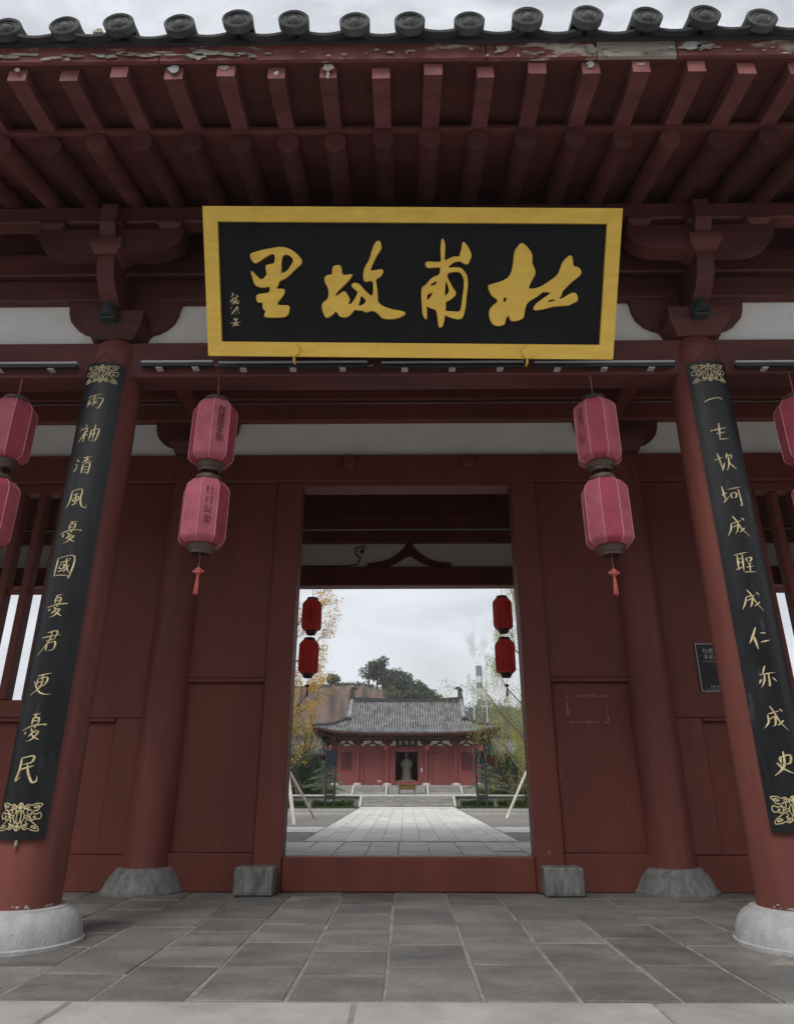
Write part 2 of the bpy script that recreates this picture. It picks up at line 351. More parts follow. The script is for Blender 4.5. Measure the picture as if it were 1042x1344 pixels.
def column(x, y, name='column', drum=True):
    c = part(MB().lathe(x, y, [(.212,.16),(.213,1.2),(.210,2.6),(.203,3.6),(.196,4.10),(.182,4.19),(.150,4.232)], 40), name, 'redcol', smooth=40)
    prof = [(.375,-.02),(.375,.016),(.362,.022),(.360,.040),(.350,.085),(.330,.128),(.302,.160),(.272,.180),(.262,.184),(.258,.192),(.240,.197),(.20,.198)] if drum else [(.372,-.02),(.372,.018),(.352,.036),(.335,.075),(.300,.135),(.262,.178),(.250,.196),(.232,.200),(.20,.201)]
    part(MB().lathe(x, y, prof, 48), 'stone_base', 'plinth' if drum else 'plinthdark', c, smooth=35)
    return c
def arm_poly(hw, z0, z1, cap=None, n=6):
    """bracket arm, ends swept up in a curve"""
    r = [(hw, z1), (hw, z1-(z1-z0)*.30)]
    for i in range(1, n+1):
        t = i/n*math.pi/2; r.append((hw - (hw*.48)*(1-math.cos(t)) , z1-(z1-z0)*(.30+.70*math.sin(t))))
    return r + [(-a, b) for a, b in r[::-1]]
def cloud_poly(hw, z0, z1):
    H = z1-z0
    r = [(hw, z1), (hw-.012, z1-.07*H), (hw-.022, z1-.26*H), (hw-.05, z1-.44*H), (hw-.105, z1-.58*H), (hw-.165, z1-.665*H), (hw-.215, z1-.70*H), (hw-.235, z1-.76*H), (hw-.25, z1-.84*H), (hw-.295, z1-H)]
    return r + [(-a, b) for a, b in r[::-1]]
def block(x, y, z0, z1, w0, w1):
    m = MB(); zm = z0+(z1-z0)*.45
    vs = []
    for (ww, z) in ((w0, z0), (w1*.97, zm), (w1, zm+.004), (w1, z1)):
        vs += [(x-ww, y-ww, z), (x+ww, y-ww, z), (x+ww, y+ww, z), (x-ww, y+ww, z)]
    fs = [(3,2,1,0), (12,13,14,15)] + [(4*i+k, 4*i+(k+1) % 4, 4*i+4+(k+1) % 4, 4*i+4+k) for i in range(3) for k in range(4)]
    return m.add(vs, fs)
def bracket(x, y, sgn, full=True):
    """sgn -1: projects towards the camera"""
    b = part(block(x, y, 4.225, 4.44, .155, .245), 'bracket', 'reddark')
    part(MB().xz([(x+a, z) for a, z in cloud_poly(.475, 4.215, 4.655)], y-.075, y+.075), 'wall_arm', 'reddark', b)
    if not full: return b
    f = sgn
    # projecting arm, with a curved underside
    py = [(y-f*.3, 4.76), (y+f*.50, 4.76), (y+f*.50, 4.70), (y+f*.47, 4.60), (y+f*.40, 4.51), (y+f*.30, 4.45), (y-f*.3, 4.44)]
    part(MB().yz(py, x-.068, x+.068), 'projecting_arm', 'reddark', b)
    part(block(x, y+f*.44, 4.762, 4.90, .085, .125), 'bearing_block', 'reddark', b)
    yy = y+f*.44
    part(MB().xz([(x+a, z) for a, z in arm_poly(.58, 4.79, 5.03)], yy-.066, yy+.066), 'cross_arm', 'reddark', b)
    for dx in (-.47, 0, .47):
        part(block(x+dx, yy, 5.032, 5.10, .066, .098), 'small_block', 'reddark', b)
    # head that rises in front of the cross arm
    hp = [(yy-f*.06, 5.20), (yy+f*.16, 5.20), (yy+f*.16, 5.02), (yy+f*.09, 4.92), (yy-f*.06, 4.90)]
    part(MB().yz(hp, x-.062, x+.062), 'beam_head', 'reddark', b)
    return b
def row(y, front, back, names, pm_='reddark'):
    """beams and plaster over one column line; front/back = face offsets"""
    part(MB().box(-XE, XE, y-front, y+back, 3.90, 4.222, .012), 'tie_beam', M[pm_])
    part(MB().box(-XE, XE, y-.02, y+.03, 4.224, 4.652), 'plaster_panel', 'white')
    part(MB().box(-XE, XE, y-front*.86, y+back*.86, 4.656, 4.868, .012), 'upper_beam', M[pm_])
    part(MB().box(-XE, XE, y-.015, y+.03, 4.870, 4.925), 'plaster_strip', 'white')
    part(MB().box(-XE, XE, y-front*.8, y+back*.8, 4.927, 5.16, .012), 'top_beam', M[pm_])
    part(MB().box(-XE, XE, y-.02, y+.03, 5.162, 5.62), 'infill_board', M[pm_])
def vstrut(x, y, nm='strut'):
    pr = [(-.045,4.655),(.045,4.655),(.06,4.60),(.16,4.47),(.33,4.33),(.50,4.285),(.70,4.275),(.705,4.25),(.66,4.226),(.42,4.226),(.20,4.30),(.05,4.395)]
    m = MB(); full = pr + [(-a, z) for a, z in pr[::-1]]
    full = [(.06,4.652),(.07,4.60),(.17,4.49),(.33,4.375),(.50,4.325),(.695,4.305),(.715,4.262),(.69,4.228),(.43,4.228),(.24,4.29),(.06,4.40),(0,4.43)]
    full = full + [(-a, z) for a, z in full[::-1] if a > 0]
    m.xz([(x+a, z) for a, z in full], y-.06, y+.06); return part(m, nm, 'reddark')
for sx in (-1, 1):
    for xx in (cxs(sx), sx*6.95):
        for y in (FY, WY, BY): column(xx if y == FY or abs(xx) > 5 else sx*CX, y, drum=(y == FY))
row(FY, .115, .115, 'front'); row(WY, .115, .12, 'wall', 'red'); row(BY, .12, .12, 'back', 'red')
for sx in (-1, 1):
    bracket(cxs(sx), FY, -1); bracket(sx*CX, WY, -1, False); bracket(sx*CX, BY, 1)
vstrut(.06, BY); vstrut(0, FY)
for sx in (-1, 1):
    vstrut(sx*4.35, FY); vstrut(sx*4.35, BY)
    part(MB().box(sx*XE-.1, sx*XE+.1, FY-.1, BY+.1, 0, 5.6), 'side_wall', 'red')
    # longitudinal tie beams from row to row
    part(MB().box(sx*CX-.08, sx*CX+.08, FY+.118, WY-.118, 4.68, 4.86, .01), 'cross_beam', 'red')
    part(MB().box(sx*CX-.08, sx*CX+.08, WY+.125, BY-.125, 4.68, 4.86, .01), 'cross_beam', 'red')
# eave purlins
part(MB().box(-XE-.2, XE+.2, FY-.44-.068, FY-.44+.068, 5.102, 5.262, .012), 'eave_purlin', 'reddark')
part(MB().box(-XE-.2, XE+.2, BY+.44-.068, BY+.44+.068, 5.102, 5.262, .012), 'eave_purlin', 'reddark')

# rafters: round ones below, square flying ones above
RS = .341; SL = .27
rm = MB(); ang = math.atan(SL)
rm.tube([(0, 0, 0), (0, .9, .9*SL), (0, 2.3, 2.3*SL)], .076, 16)
rme = rm.mesh('rafter', [M['reddark']], smooth=40)
fm = MB(); w2, h2 = .058, .052
def fly(y, dz): return [(-w2, y, y*.12-h2+dz), (w2, y, y*.12-h2+dz), (w2, y, y*.12+h2+dz), (-w2, y, y*.12+h2+dz)]
fm.add(fly(0,0)+fly(.85,0), [(0,1,2,3), (7,6,5,4), (0,4,5,1), (1,5,6,2), (2,6,7,3), (3,7,4,0)])
fm.mi[0] = 1
fme = fm.mesh('flying_rafter', [M['peel'], M['rafend']])
for k in range(-16, 16):
    x = (k+.5)*RS
    if abs(x) > 5.5: continue
    inst('rafter', rme, gate, (x+rg.uniform(-.012,.012), 3.55+rg.uniform(-.02,.02), 5.15+rg.uniform(-.006,.004)), (rg.uniform(-.004,.004), 0, rg.uniform(-.008,.008)), (rg.uniform(.94,1.04), 1, rg.uniform(.95,1.03)))
    inst('flying_rafter', fme, gate, (x+rg.uniform(-.012,.012), 3.10+rg.uniform(-.014,.014), 5.237+rg.uniform(-.006,.001)), (0, rg.uniform(-.03,.03), rg.uniform(-.012,.012)), (rg.uniform(.93,1.05), 1, 1))
    if k % 1 == 0:
        inst('rafter', rme, gate, (x, 15.75-3.55, 5.15), (0, 0, math.pi))
        inst('flying_rafter', fme, gate, (x, 15.75-3.10, 5.237), (0, 0, math.pi))
def eave_boards(mir):
    f = (lambda y: 15.75-y) if mir else (lambda y: y)
    def yz(poly, x0, x1): return MB().yz([(f(y), z) for y, z in poly], x0, x1)
    # boards over round rafters and over flying rafters
    part(yz([(3.565, 5.231), (7.6, 6.325), (7.6, 6.345), (3.565, 5.250)], -XE-.25, XE+.25), 'soffit_board', 'reddark')
    part(yz([(3.075, 5.291), (3.62, 5.356), (3.62, 5.372), (3.075, 5.307)], -XE-.25, XE+.25), 'soffit_board', 'reddark')
    part(yz([(3.520, 5.226), (3.560, 5.226), (3.560, 5.262), (3.520, 5.256)], -XE-.25, XE+.25), 'eave_strip', 'reddark')
eave_boards(False); eave_boards(True)
# fascia in lengths, some with the paint gone
def fascia(x0, x1, m='peelf'):
    n = max(2, int((x1-x0)/.06)); q = random.Random(int(x0*100)+5)
    vs = []; fs = []
    for i in range(n+1):
        x = x0+(x1-x0)*i/n; t = q.uniform(-.004, .004)
        vs += [(x, 3.055+t*.6, 5.288+t*.4), (x, 3.045+t*.6, 5.418+t), (x, 3.078, 5.420+t), (x, 3.078, 5.287)]
    for i in range(n): fs += [(4*i+k, 4*i+4+k, 4*i+4+(k+1) % 4, 4*i+(k+1) % 4) for k in range(4)]
    fs += [(0,1,2,3), tuple(4*n+k for k in (3,2,1,0))]
    return part(MB().add(vs, fs), 'fascia_board', m)
fx = [-8.7, -5.7, -3.2, -1.62, .52, 1.24, 1.76, 3.1, 5.7, 8.7]
for a, b in zip(fx[:-1], fx[1:]):
    fascia(a+.004, b-.004, 'oldwood' if abs(a-1.24) < .01 else 'peelf')
# flakes of peeled paint: ragged bare patches on the fascia and the rafter ends
pf = MB(); qf = random.Random(17)
def flake(cx, cz, w_, h_, y0):
    n = 11; vs = []
    for i in range(n):
        a = 2*math.pi*i/n; r_ = qf.uniform(.45, 1.15); vs.append((cx+w_*r_*math.cos(a), y0, cz+h_*r_*math.sin(a)))
    pf.add(vs + [(a, y0+.004, c) for a, b, c in vs], [tuple(range(n))] + [(k, n+k, n+(k+1) % n, (k+1) % n) for k in range(n)], 1 if qf.random() < .3 else 0)
x = -3.1
while x < -.95:
    w_ = qf.uniform(.02,.085); flake(x, 5.325+qf.gauss(0,.014), w_, qf.uniform(.007,.022), 3.040); x += w_*qf.uniform(.7,1.9)
x = -.9
while x < 3.0:
    w_ = qf.uniform(.008,.035); flake(x, 5.335+qf.gauss(0,.02), w_, qf.uniform(.004,.014), 3.040); x += w_*qf.uniform(2.5,9)
for cx, cz, w_, h_ in ((-1.33,5.345,.10,.045), (-1.36,5.30,.05,.03), (.62,5.345,.05,.03), (1.20,5.34,.05,.05), (1.84,5.35,.10,.05), (1.95,5.35,.06,.03), (1.30,5.285,.04,.03)): flake(cx, cz, w_, h_, 3.038)
for cx, cz, w_, h_ in ((-1.535,5.25,.05,.045), (-1.20,5.255,.045,.035), (-.85,5.20,.022,.03), (-.512,5.255,.05,.045), (-.51,5.18,.014,.05), (1.53,5.25,.03,.02), (1.20,5.255,.035,.05), (-2.56,5.26,.03,.025)): flake(cx, cz, w_*.9, h_*.8, 3.082)
for sx in (-1, 1):       # chipped paint edge just over the front plinths
    for i in range(16):
        a = qf.uniform(-1.35, 1.35); z = .205+abs(qf.gauss(0,.012)); r_ = .2145; w_ = qf.uniform(.004,.016); h_ = qf.uniform(.003,.010)
        c0 = cxs(sx); vs = []
        for k in range(7):
            t_ = 2*math.pi*k/7; rr = qf.uniform(.5,1.2); aa = a + w_*rr*math.cos(t_)/r_; vs.append((c0+r_*math.sin(aa), FY-r_*math.cos(aa), z+h_*rr*math.sin(t_)))
        pf.add(vs, [tuple(range(7))], 1)
part(pf, 'peeled_patches', [M['oldwood'], M['plinth']], kind='stuff')
# roof deck
def rz(y): # top surface of the deck
    d = y-2.98; return 5.425 + .22*d + .062*d*d
def deck(mir):
    f = (lambda y: 15.75-y) if mir else (lambda y: y)
    ys = [3.02, 3.3, 3.7, 4.3, 5.0, 5.8, 6.8, 7.86]
    top = [(f(y), rz(y)) for y in ys]; bot = [(f(y), rz(y)-.03) for y in ys[::-1]]
    part(MB().yz(top+bot, -XE-.35, XE+.35), 'roof_deck', 'pantile')
deck(False); deck(True)
part(MB().yz([(7.60,8.02),(7.66,8.36),(7.74,8.42),(8.01,8.42),(8.09,8.36),(8.15,8.02)], -XE-.4, XE+.4), 'ridge', 'ridge')
# tile rows: cover tube with round end disc, pan tiles between
TS = .378; TR = .094
tm = MB(); ys = [2.95, 3.2, 3.6, 4.2, 5.0, 6.0, 7.0, 7.7]
prof = [Vector((0, y, rz(y)+.075)) for y in ys]
vs = []; n = 12
for p in prof:
    for k in range(n+1):
        th = math.pi*1.16*k/n - .08*math.pi; vs.append((TR*math.cos(th), p.y-2.95, p.z-5.5+TR*math.sin(th)))
vs += [(TR*.80*math.cos(math.pi*1.16*k/n-.08*math.pi), 0, prof[0].z-5.5+TR*.8*math.sin(math.pi*1.16*k/n-.08*math.pi)) for k in range(n+1)]
vs += [(v[0], .5, v[2]+.11) for v in vs[-(n+1):]]
fs = [(i*(n+1)+k, i*(n+1)+k+1, (i+1)*(n+1)+k+1, (i+1)*(n+1)+k) for i in range(len(prof)-1) for k in range(n)]
b0 = len(prof)*(n+1)
fs += [(k+1, k, b0+k, b0+k+1) for k in range(n)] + [(b0+k, b0+k+1, b0+n+2+k, b0+n+1+k) for k in range(n)]
tm.add(vs, fs); tme = tm.mesh('cover_tile', [M['tile']], smooth=50)
# disc: moulded round end
dm = MB(); z0 = prof[0].z-5.5; tilt = -.25
vs = []; rings = [(TR+.004, .045), (TR+.006, -.004), (TR*.90, -.012), (TR*.80, .004), (TR*.62, .004), (TR*.55, -.006), (TR*.42, .003), (TR*.26, -.010), (0.004, -.014)]; n = 28
for r, dy in rings:
    for k in range(n):
        th = 2*math.pi*k/n
        wob = (.004 if (k % 4 < 2 and abs(r-TR*.62) < .001) else 0)
        zz = r*math.sin(th); vs.append((r*math.cos(th), dy-wob - zz*tilt*.4, z0+zz))
fs = [(i*n+k, i*n+(k+1) % n, (i+1)*n+(k+1) % n, (i+1)*n+k) for i in range(len(rings)-1) for k in range(n)] + [tuple(range((len(rings)-1)*n, len(rings)*n)), tuple(range(n))[::-1]]
dm.add(vs, fs); dme = dm.mesh('tile_disc', [M['tile']], smooth=40)
pm_ = MB(); npn = 10
vs = []
for (y, t) in ((2.975, 0), (2.975, .024), (3.35, .024), (3.35, 0)):
    for k in range(npn+1):
        a = -1+2*k/npn; vs.append((a*TS*.47, y-2.95, rz(y)-5.5-.012+.040*(a*a)-.016*(1-a*a)+t))
fs = [(r*(npn+1)+k, r*(npn+1)+k+1, ((r+1) % 4)*(npn+1)+k+1, ((r+1) % 4)*(npn+1)+k) for r in range(4) for k in range(npn)]
pm_.add(vs, fs); pme = pm_.mesh('pan_tile', [M['pantile']], smooth=50)
for mir in (0, 1):
    for k in range(-15, 16):
        x = .03 + k*TS
        if abs(x) > 5.7: continue
        jx, jy, jz = rg.uniform(-.012,.012), rg.uniform(-.022,.022), rg.uniform(-.006,.010)
        if mir == 0:
            t = inst('cover_tile', tme, gate, (x+jx, 2.95+jy, 5.5+jz), (0, 0, rg.uniform(-.025,.025)))
            d = bpy.data.objects.new('tile_disc', dme); COL.objects.link(d); d.parent = t; d.rotation_euler.y = rg.uniform(0, 6); d.rotation_euler.y = 0
            inst('pan_tile', pme, gate, (x+TS/2, 2.95+rg.uniform(-.012,.012), 5.5+rg.uniform(-.004,.004)), (0, rg.uniform(-.03,.03), 0))
        else:
            t = inst('cover_tile', tme, gate, (x, 15.75-2.95, 5.5), (0, 0, math.pi))
# a slipped pan tile and broken edge pieces under the eave
part(MB().box(-.03,.03,-.02,.02,-.01,.01).box(-.012,.02,-.018,.015,.0,.03), 'broken_tile', 'oldwood').location = Vector((-2.02, 3.0, 5.47))*U
# ---- door wall
F0 = 6.74
def bx(name, x0, x1, z0, z1, yf, yb=6.93, c=.008, m='red', par=gate): return part(MB().box(x0, x1, yf, yb, z0, z1, c), name, m, par)
for s in (-1, 1):
    def sx(a, b): return (s*a, s*b) if s > 0 else (s*b, s*a)
    bx('door_jamb', *sx(1.12, 1.372), 0, 3.895, 6.705, 6.95)
    # inner panels
    bx('bottom_rail', *sx(1.376, 2.30), 0, .306, F0)
    bx('lower_panel', *sx(1.376, 2.20), .312, 1.792, F0+.036, 6.86, .004)
    bx('panel_stile', *sx(1.376, 1.394), .310, 1.795, F0+.006)
    bx('panel_ledge', *sx(1.376, 2.20), 1.796, 1.836, F0-.014, 6.93, .006)
    bx('upper_panel', *sx(1.376, 2.20), 1.840, 3.895, F0+.012, 6.86, .004)
    # outer bay: panels and barred window
    bx('bottom_rail', *sx(2.46, 6.75), 0, .290, F0)
    bx('panel_stile', *sx(2.46, 2.775), .294, 1.462, F0+.002)
    bx('lower_panel', *sx(2.78, 6.75), .294, 1.424, F0+.036, 6.86, .004)
    bx('panel_ledge', *sx(2.78, 6.75), 1.428, 1.462, F0-.012, 6.93, .006)
    bx('window_sill', *sx(3.264, 6.75), 1.466, 1.632, F0+.003)
    bx('upper_panel', *sx(2.46, 3.26), 1.466, 3.895, F0+.012, 6.88, .004)
    wf = bx('window', *sx(3.264, 3.36), 1.636, 3.895, F0-.004)
    part(MB().box(*sx(4.90, 6.75), F0, 6.93, 1.636, 3.895, .006), 'window_frame', 'red', wf)
    part(MB().box(*sx(3.364, 4.896), F0+.01, 6.90, 3.80, 3.895, .006), 'window_frame', 'red', wf)
    xb = 3.42
    while xb < 4.86:
        part(MB().box(*sx(xb, xb+.088), F0+.03, 6.90, 1.634, 3.798, .012), 'window_bar', 'red', wf); xb += .232
    # middle rail through the bars
    part(MB().box(*sx(3.364, 4.896), F0+.075, 6.86, 2.70, 2.755), 'window_bar', 'red', wf)
th = bx('threshold', -1.118, 1.118, 0, .278, 6.73, 6.90, .012)
bx('door_head', -1.118, 1.118, 3.845, 3.897, 6.700, 6.94, .008)
for x in (-.61, .66):
    m = MB(); m.tube([(x, 6.70, 4.10), (x, 6.60, 4.10), (x, 6.575, 4.10)], [.078, .078, .055], 24)
    part(m, 'door_pin', 'red', smooth=40)
# ghost of a removed notice on the right lower panel: paint chips left round its edge
q = random.Random(5); m = MB()
for i in range(46):
    t = q.random(); side = q.choice('btlrb'); x0, x1, z0, z1 = 1.525, 1.905, 1.425, 1.665
    px = x0+(x1-x0)*t if side in 'bt' else (x0 if side == 'l' else x1); pz = (z0 if side == 'b' else z1) if side in 'bt' else z0+(z1-z0)*t
    px += q.gauss(0,.004); pz += q.gauss(0,.004); a, b = (q.uniform(.008,.03), q.uniform(.0015,.003)) if side in 'bt' else (q.uniform(.0015,.003), q.uniform(.008,.03))
    m.box(px-a, px+a, F0+.0345, F0+.036, pz-b, pz+b)
part(m, 'paint_chips', 'oldwood', kind='stuff')
m = MB()
for (xa, xb, za, zb, yy, cnt) in ((1.395,1.42,.9,1.08,F0+.0345,9), (-1.95,-1.5,.33,.42,F0+.0345,9), (1.97,2.06,.55,1.7,F0+.0345,10), (-1.40,-1.395,.6,.9,F0+.0345,4), (1.15,1.3,.3,.34,6.7035,5)):
    for i in range(cnt):
        px, pz = q.uniform(xa, xb), q.uniform(za, zb); m.box(px-.002, px+.003, yy, yy+.002, pz-q.uniform(.002,.014), pz+.003)
part(m, 'paint_flecks', 'oldwood', kind='stuff')

# stone door blocks
for s, lb in ((-1, 'grey carved stone block at the foot of the left door jamb'), (1, 'grey carved stone block at the foot of the right door jamb')):
    xa, xb = (1.145, 1.475)
    t = thing('stone_block', (s*1.31, 6.58, 0), lb, 'stone block', 'stone blocks beside the doorway')
    x0, x1 = (s*xa, s*xb) if s > 0 else (s*xb, s*xa)
    MB().box(x0, x1, 6.475, 6.698, 0.003, .222, .014).build('body', M['block'], t)
    MB().box(x0+.035, x1-.035, 6.470, 6.4745, .03, .195, .002).build('carved_face', M['block'], t)

# ------------------------------------------------------------------ name plaque
PH, PW_ = 1.06, 3.03
pb = Vector((.02, 4.36, 3.872)); pt = Vector((.02, 3.80, 4.772))
vdir = (pt-pb).normalized(); udir = Vector((1, 0, -.018)).normalized(); vdir = (vdir - udir*vdir.dot(udir)).normalized(); ndir = udir.cross(vdir)   # towards viewer
def pl(u, v, h): p = pb + udir*u + vdir*v + ndir*h; return (p.x, p.y, p.z)
plq = thing('name_plaque', tuple(pb), 'black and gold framed plaque with four large gold characters under the eaves', 'plaque')
def plbox(x0, x1, y0, y1, h0, h1, c=.006):
    m = MB().box(x0, x1, y0, y1, h0, h1, c); m.v = [pl(*p) for p in m.v]; return m
FW = .105
plbox(-PW_/2+.02, PW_/2-.02, .02, PH-.02, -.05, .0, 0).build('panel', M['black'], plq)
def miter(pts):
    m = MB(); n = 4
    vs = [pl(u, v, -.055) for u, v in pts] + [pl(*p, .03) for p in pts]
    m.add(vs, [(3,2,1,0), (4,5,6,7)] + [(k, (k+1) % 4, 4+(k+1) % 4, 4+k) for k in range(4)]); return m
W2 = PW_/2
for pts in ([(-W2,PH),(W2,PH),(W2-FW,PH-FW),(-W2+FW,PH-FW)], [(-W2,0),(-W2+FW,FW),(W2-FW,FW),(W2,0)], [(-W2,.001),(-W2,PH-.001),(-W2+FW,PH-FW-.001),(-W2+FW,FW+.001)], [(W2,.001),(W2-FW,FW+.001),(W2-FW,PH-FW-.001),(W2,PH-.001)]):
    miter(pts).build('frame', M['gold'], plq)
def fill_outline(polys, depth, bevel):
    cu = bpy.data.curves.new('g', 'CURVE'); cu.dimensions = '2D'; cu.fill_mode = 'BOTH'; cu.extrude = depth; cu.bevel_depth = bevel; cu.bevel_resolution = 2
    for pol in polys:
        q = crom([Vector((a/1000., b/1000., 0)) for a, b in pol], 3, True)
        sp = cu.splines.new('POLY'); sp.points.add(len(q)-1); sp.use_cyclic_u = True
        for pnt, c in zip(sp.points, q): pnt.co = (c.x, c.y, 0, 1)
    ob = bpy.data.objects.new('g', cu); COL.objects.link(ob); dg = bpy.context.evaluated_depsgraph_get(); dg.update()
    me = bpy.data.meshes.new_from_object(ob.evaluated_get(dg)); vs = [tuple(v.co) for v in me.vertices]; fs = [tuple(p.vertices) for p in me.polygons]
    bpy.data.objects.remove(ob); bpy.data.curves.remove(cu); bpy.data.meshes.remove(me); return vs, fs
GLYPHS={
 'li':[[(-1174,720),(-1163,734),(-1128,744),(-1078,758),(-1018,768),(-963,777),(-909,770),(-865,750),(-831,722),(-807,692),(-808,670),(-833,647),(-869,615),(-905,582),(-935,562),(-968,548),(-979,524),(-993,485),(-938,481),(-939,459),(-960,428),(-986,396),(-989,374),(-962,365),(-906,363),(-907,326),(-916,307),(-949,290),(-1073,289),(-1072,320),(-1074,337),(-1091,349),(-1092,393),(-1127,395),(-1138,427),(-1120,444),(-1054,454),(-1039,468),(-1037,507),(-1087,501),(-1122,506),(-1147,523),(-1158,556),(-1171,604),(-1144,580),(-1113,552),(-1083,556),(-1057,588),(-1060,623),(-1060,647),(-1042,654),(-1002,664),(-993,695),(-995,726),(-1009,738),(-1034,735),(-1080,709),(-1120,682),(-1146,674),(-1165,694)],[(-943,722),(-917,736),(-885,727),(-864,706),(-859,682),(-878,649),(-904,615),(-939,596),(-957,598),(-958,648),(-953,695)],[(-1053,557),(-1043,566),(-1036,554),(-1044,540),(-1055,545)]],
 'gu':[[(-567,642),(-535,652),(-518,645),(-506,590),(-475,584),(-436,588),(-462,554),(-502,513),(-541,476),(-561,444),(-539,438),(-490,468),(-467,439),(-455,417),(-465,376),(-433,383),(-406,420),(-386,458),(-392,480),(-427,510),(-421,526),(-392,526),(-366,505),(-328,465),(-295,440),(-279,440),(-269,484),(-278,552),(-336,551),(-342,607),(-329,647),(-299,699),(-276,773),(-260,806),(-237,825),(-223,797),(-225,773),(-254,730),(-287,663),(-298,616),(-212,625),(-223,586),(-259,561),(-253,502),(-247,446),(-245,403),(-211,369),(-140,344),(-68,332),(-42,319),(-75,297),(-127,284),(-199,287),(-231,315),(-264,337),(-296,340),(-326,330),(-355,343),(-394,345),(-414,348),(-447,311),(-480,293),(-522,301),(-541,329),(-560,333),(-577,313),(-618,289),(-639,316),(-651,363),(-640,391),(-611,413),(-600,450),(-603,494),(-627,543),(-627,568),(-607,583),(-575,593)],[(-370,446),(-341,433),(-323,408),(-338,383),(-368,368),(-389,371),(-380,408)]],
 'fu':[[(228,839),(241,809),(242,761),(242,693),(272,700),(312,717),(354,720),(366,753),(376,795),(381,819),(411,786),(426,758),(436,730),(422,692),(412,676),(387,682),(362,696),(327,693),(292,676),(267,643),(307,641),(348,643),(378,629),(404,594),(414,553),(413,495),(406,437),(404,379),(392,320),(377,291),(342,288),(301,298),(255,314),(250,290),(241,246),(231,229),(218,231),(210,280),(199,334),(184,353),(148,365),(118,377),(118,328),(117,287),(98,318),(90,396),(87,493),(117,522),(147,558),(177,578),(207,590),(220,619),(214,652),(132,649),(112,663),(119,680),(162,680),(202,680),(224,692),(221,761),(222,808)],[(278,614),(348,622),(378,601),(396,562),(397,505),(388,427),(377,349),(352,330),(311,332),(260,336),(257,378),(259,407),(295,427),(330,463),(304,504),(283,542),(263,585)],[(261,561),(278,528),(289,489),(279,460),(249,441),(249,494),(251,537)],[(138,512),(152,537),(195,556),(195,532),(173,515)],[(118,450),(135,467),(170,476),(161,450),(143,423),(118,408)]],
 'du':[[(802,814),(834,794),(866,758),(878,729),(879,682),(898,642),(906,609),(886,568),(867,528),(868,497),(931,503),(973,522),(1049,573),(1086,613),(1111,687),(1159,731),(1174,698),(1181,661),(1222,648),(1239,621),(1228,598),(1170,550),(1112,489),(1106,462),(1089,435),(1108,425),(1180,466),(1212,465),(1225,425),(1183,401),(1162,391),(1063,384),(992,366),(922,355),(921,379),(962,417),(1025,461),(1031,478),(974,485),(933,454),(870,416),(846,379),(837,324),(824,290),(753,276),(734,313),(727,318),(703,289),(695,251),(654,241),(618,251),(593,295),(595,357),(650,415),(600,458),(576,512),(595,526),(675,550),(724,584),(744,628),(753,694),(758,754),(775,787)],[(679,415),(682,439),(699,444),(714,436),(710,415),(693,398)],[(1002,410),(1019,427),(1054,433),(1076,424),(1055,411),(1027,404)]],
}
SIG= [[(-1329,459),(-1320,453),(-1323,441),(-1343,429)],[(-1328,426),(-1319,414),(-1332,402)],[(-1347,395),(-1332,407),(-1314,419),(-1296,429)],[(-1333,380),(-1313,385),(-1317,402),(-1332,392)],[(-1295,446),(-1293,436),(-1299,417),(-1297,388),(-1283,385),(-1279,402),(-1286,412)],[(-1283,436),(-1281,431)],[(-1342,356),(-1333,349)],[(-1340,332),(-1335,332)],[(-1338,305),(-1320,325),(-1302,344),(-1291,361),(-1287,344),(-1295,320)],[(-1307,310),(-1306,305)],[(-1283,320),(-1277,310)],[(-1317,281),(-1310,266)],[(-1290,279),(-1300,266)],[(-1324,265),(-1288,269)],[(-1349,241),(-1306,244),(-1266,251)],[(-1303,269),(-1308,220)],[(-1309,242),(-1333,217)],[(-1303,240),(-1282,223)],[(-1325,225),(-1290,227)]]

for k in ('li', 'gu', 'fu', 'du'):
    vs, fs = fill_outline(GLYPHS[k], .010, .007)
    MB().add([pl(a, b, c+.012) for a, b, c in vs], fs).build('character', M['gold'], plq)
m = MB()
for st in SIG: ribbon(m, [(a/1000., b/1000.) for a, b in st], .0075, pl, .003, n=3)
m.build('signature', M['goldline'], plq)
for x in (-.865, .875):
    k = MB(); c = pl(x, .045, .03); a = pl(x, .045, .075); k.tube([c, pl(x, .045, .055), a], [.016, .046, .043], 18)
    k.tube([pl(x, .01, .05), pl(x, -.035, .045), pl(x, -.05, .0)], .010, 8)
    k.build('hook', M['gold'], plq, smooth=50)
for x in (-1.1, 1.1):   # stays that hold the leaning top to the beam
    MB().tube([pl(x, PH-.1, -.05), (x, FY-.44, 5.08)], .008, 6).build('stay_rod', M['metal'], plq)

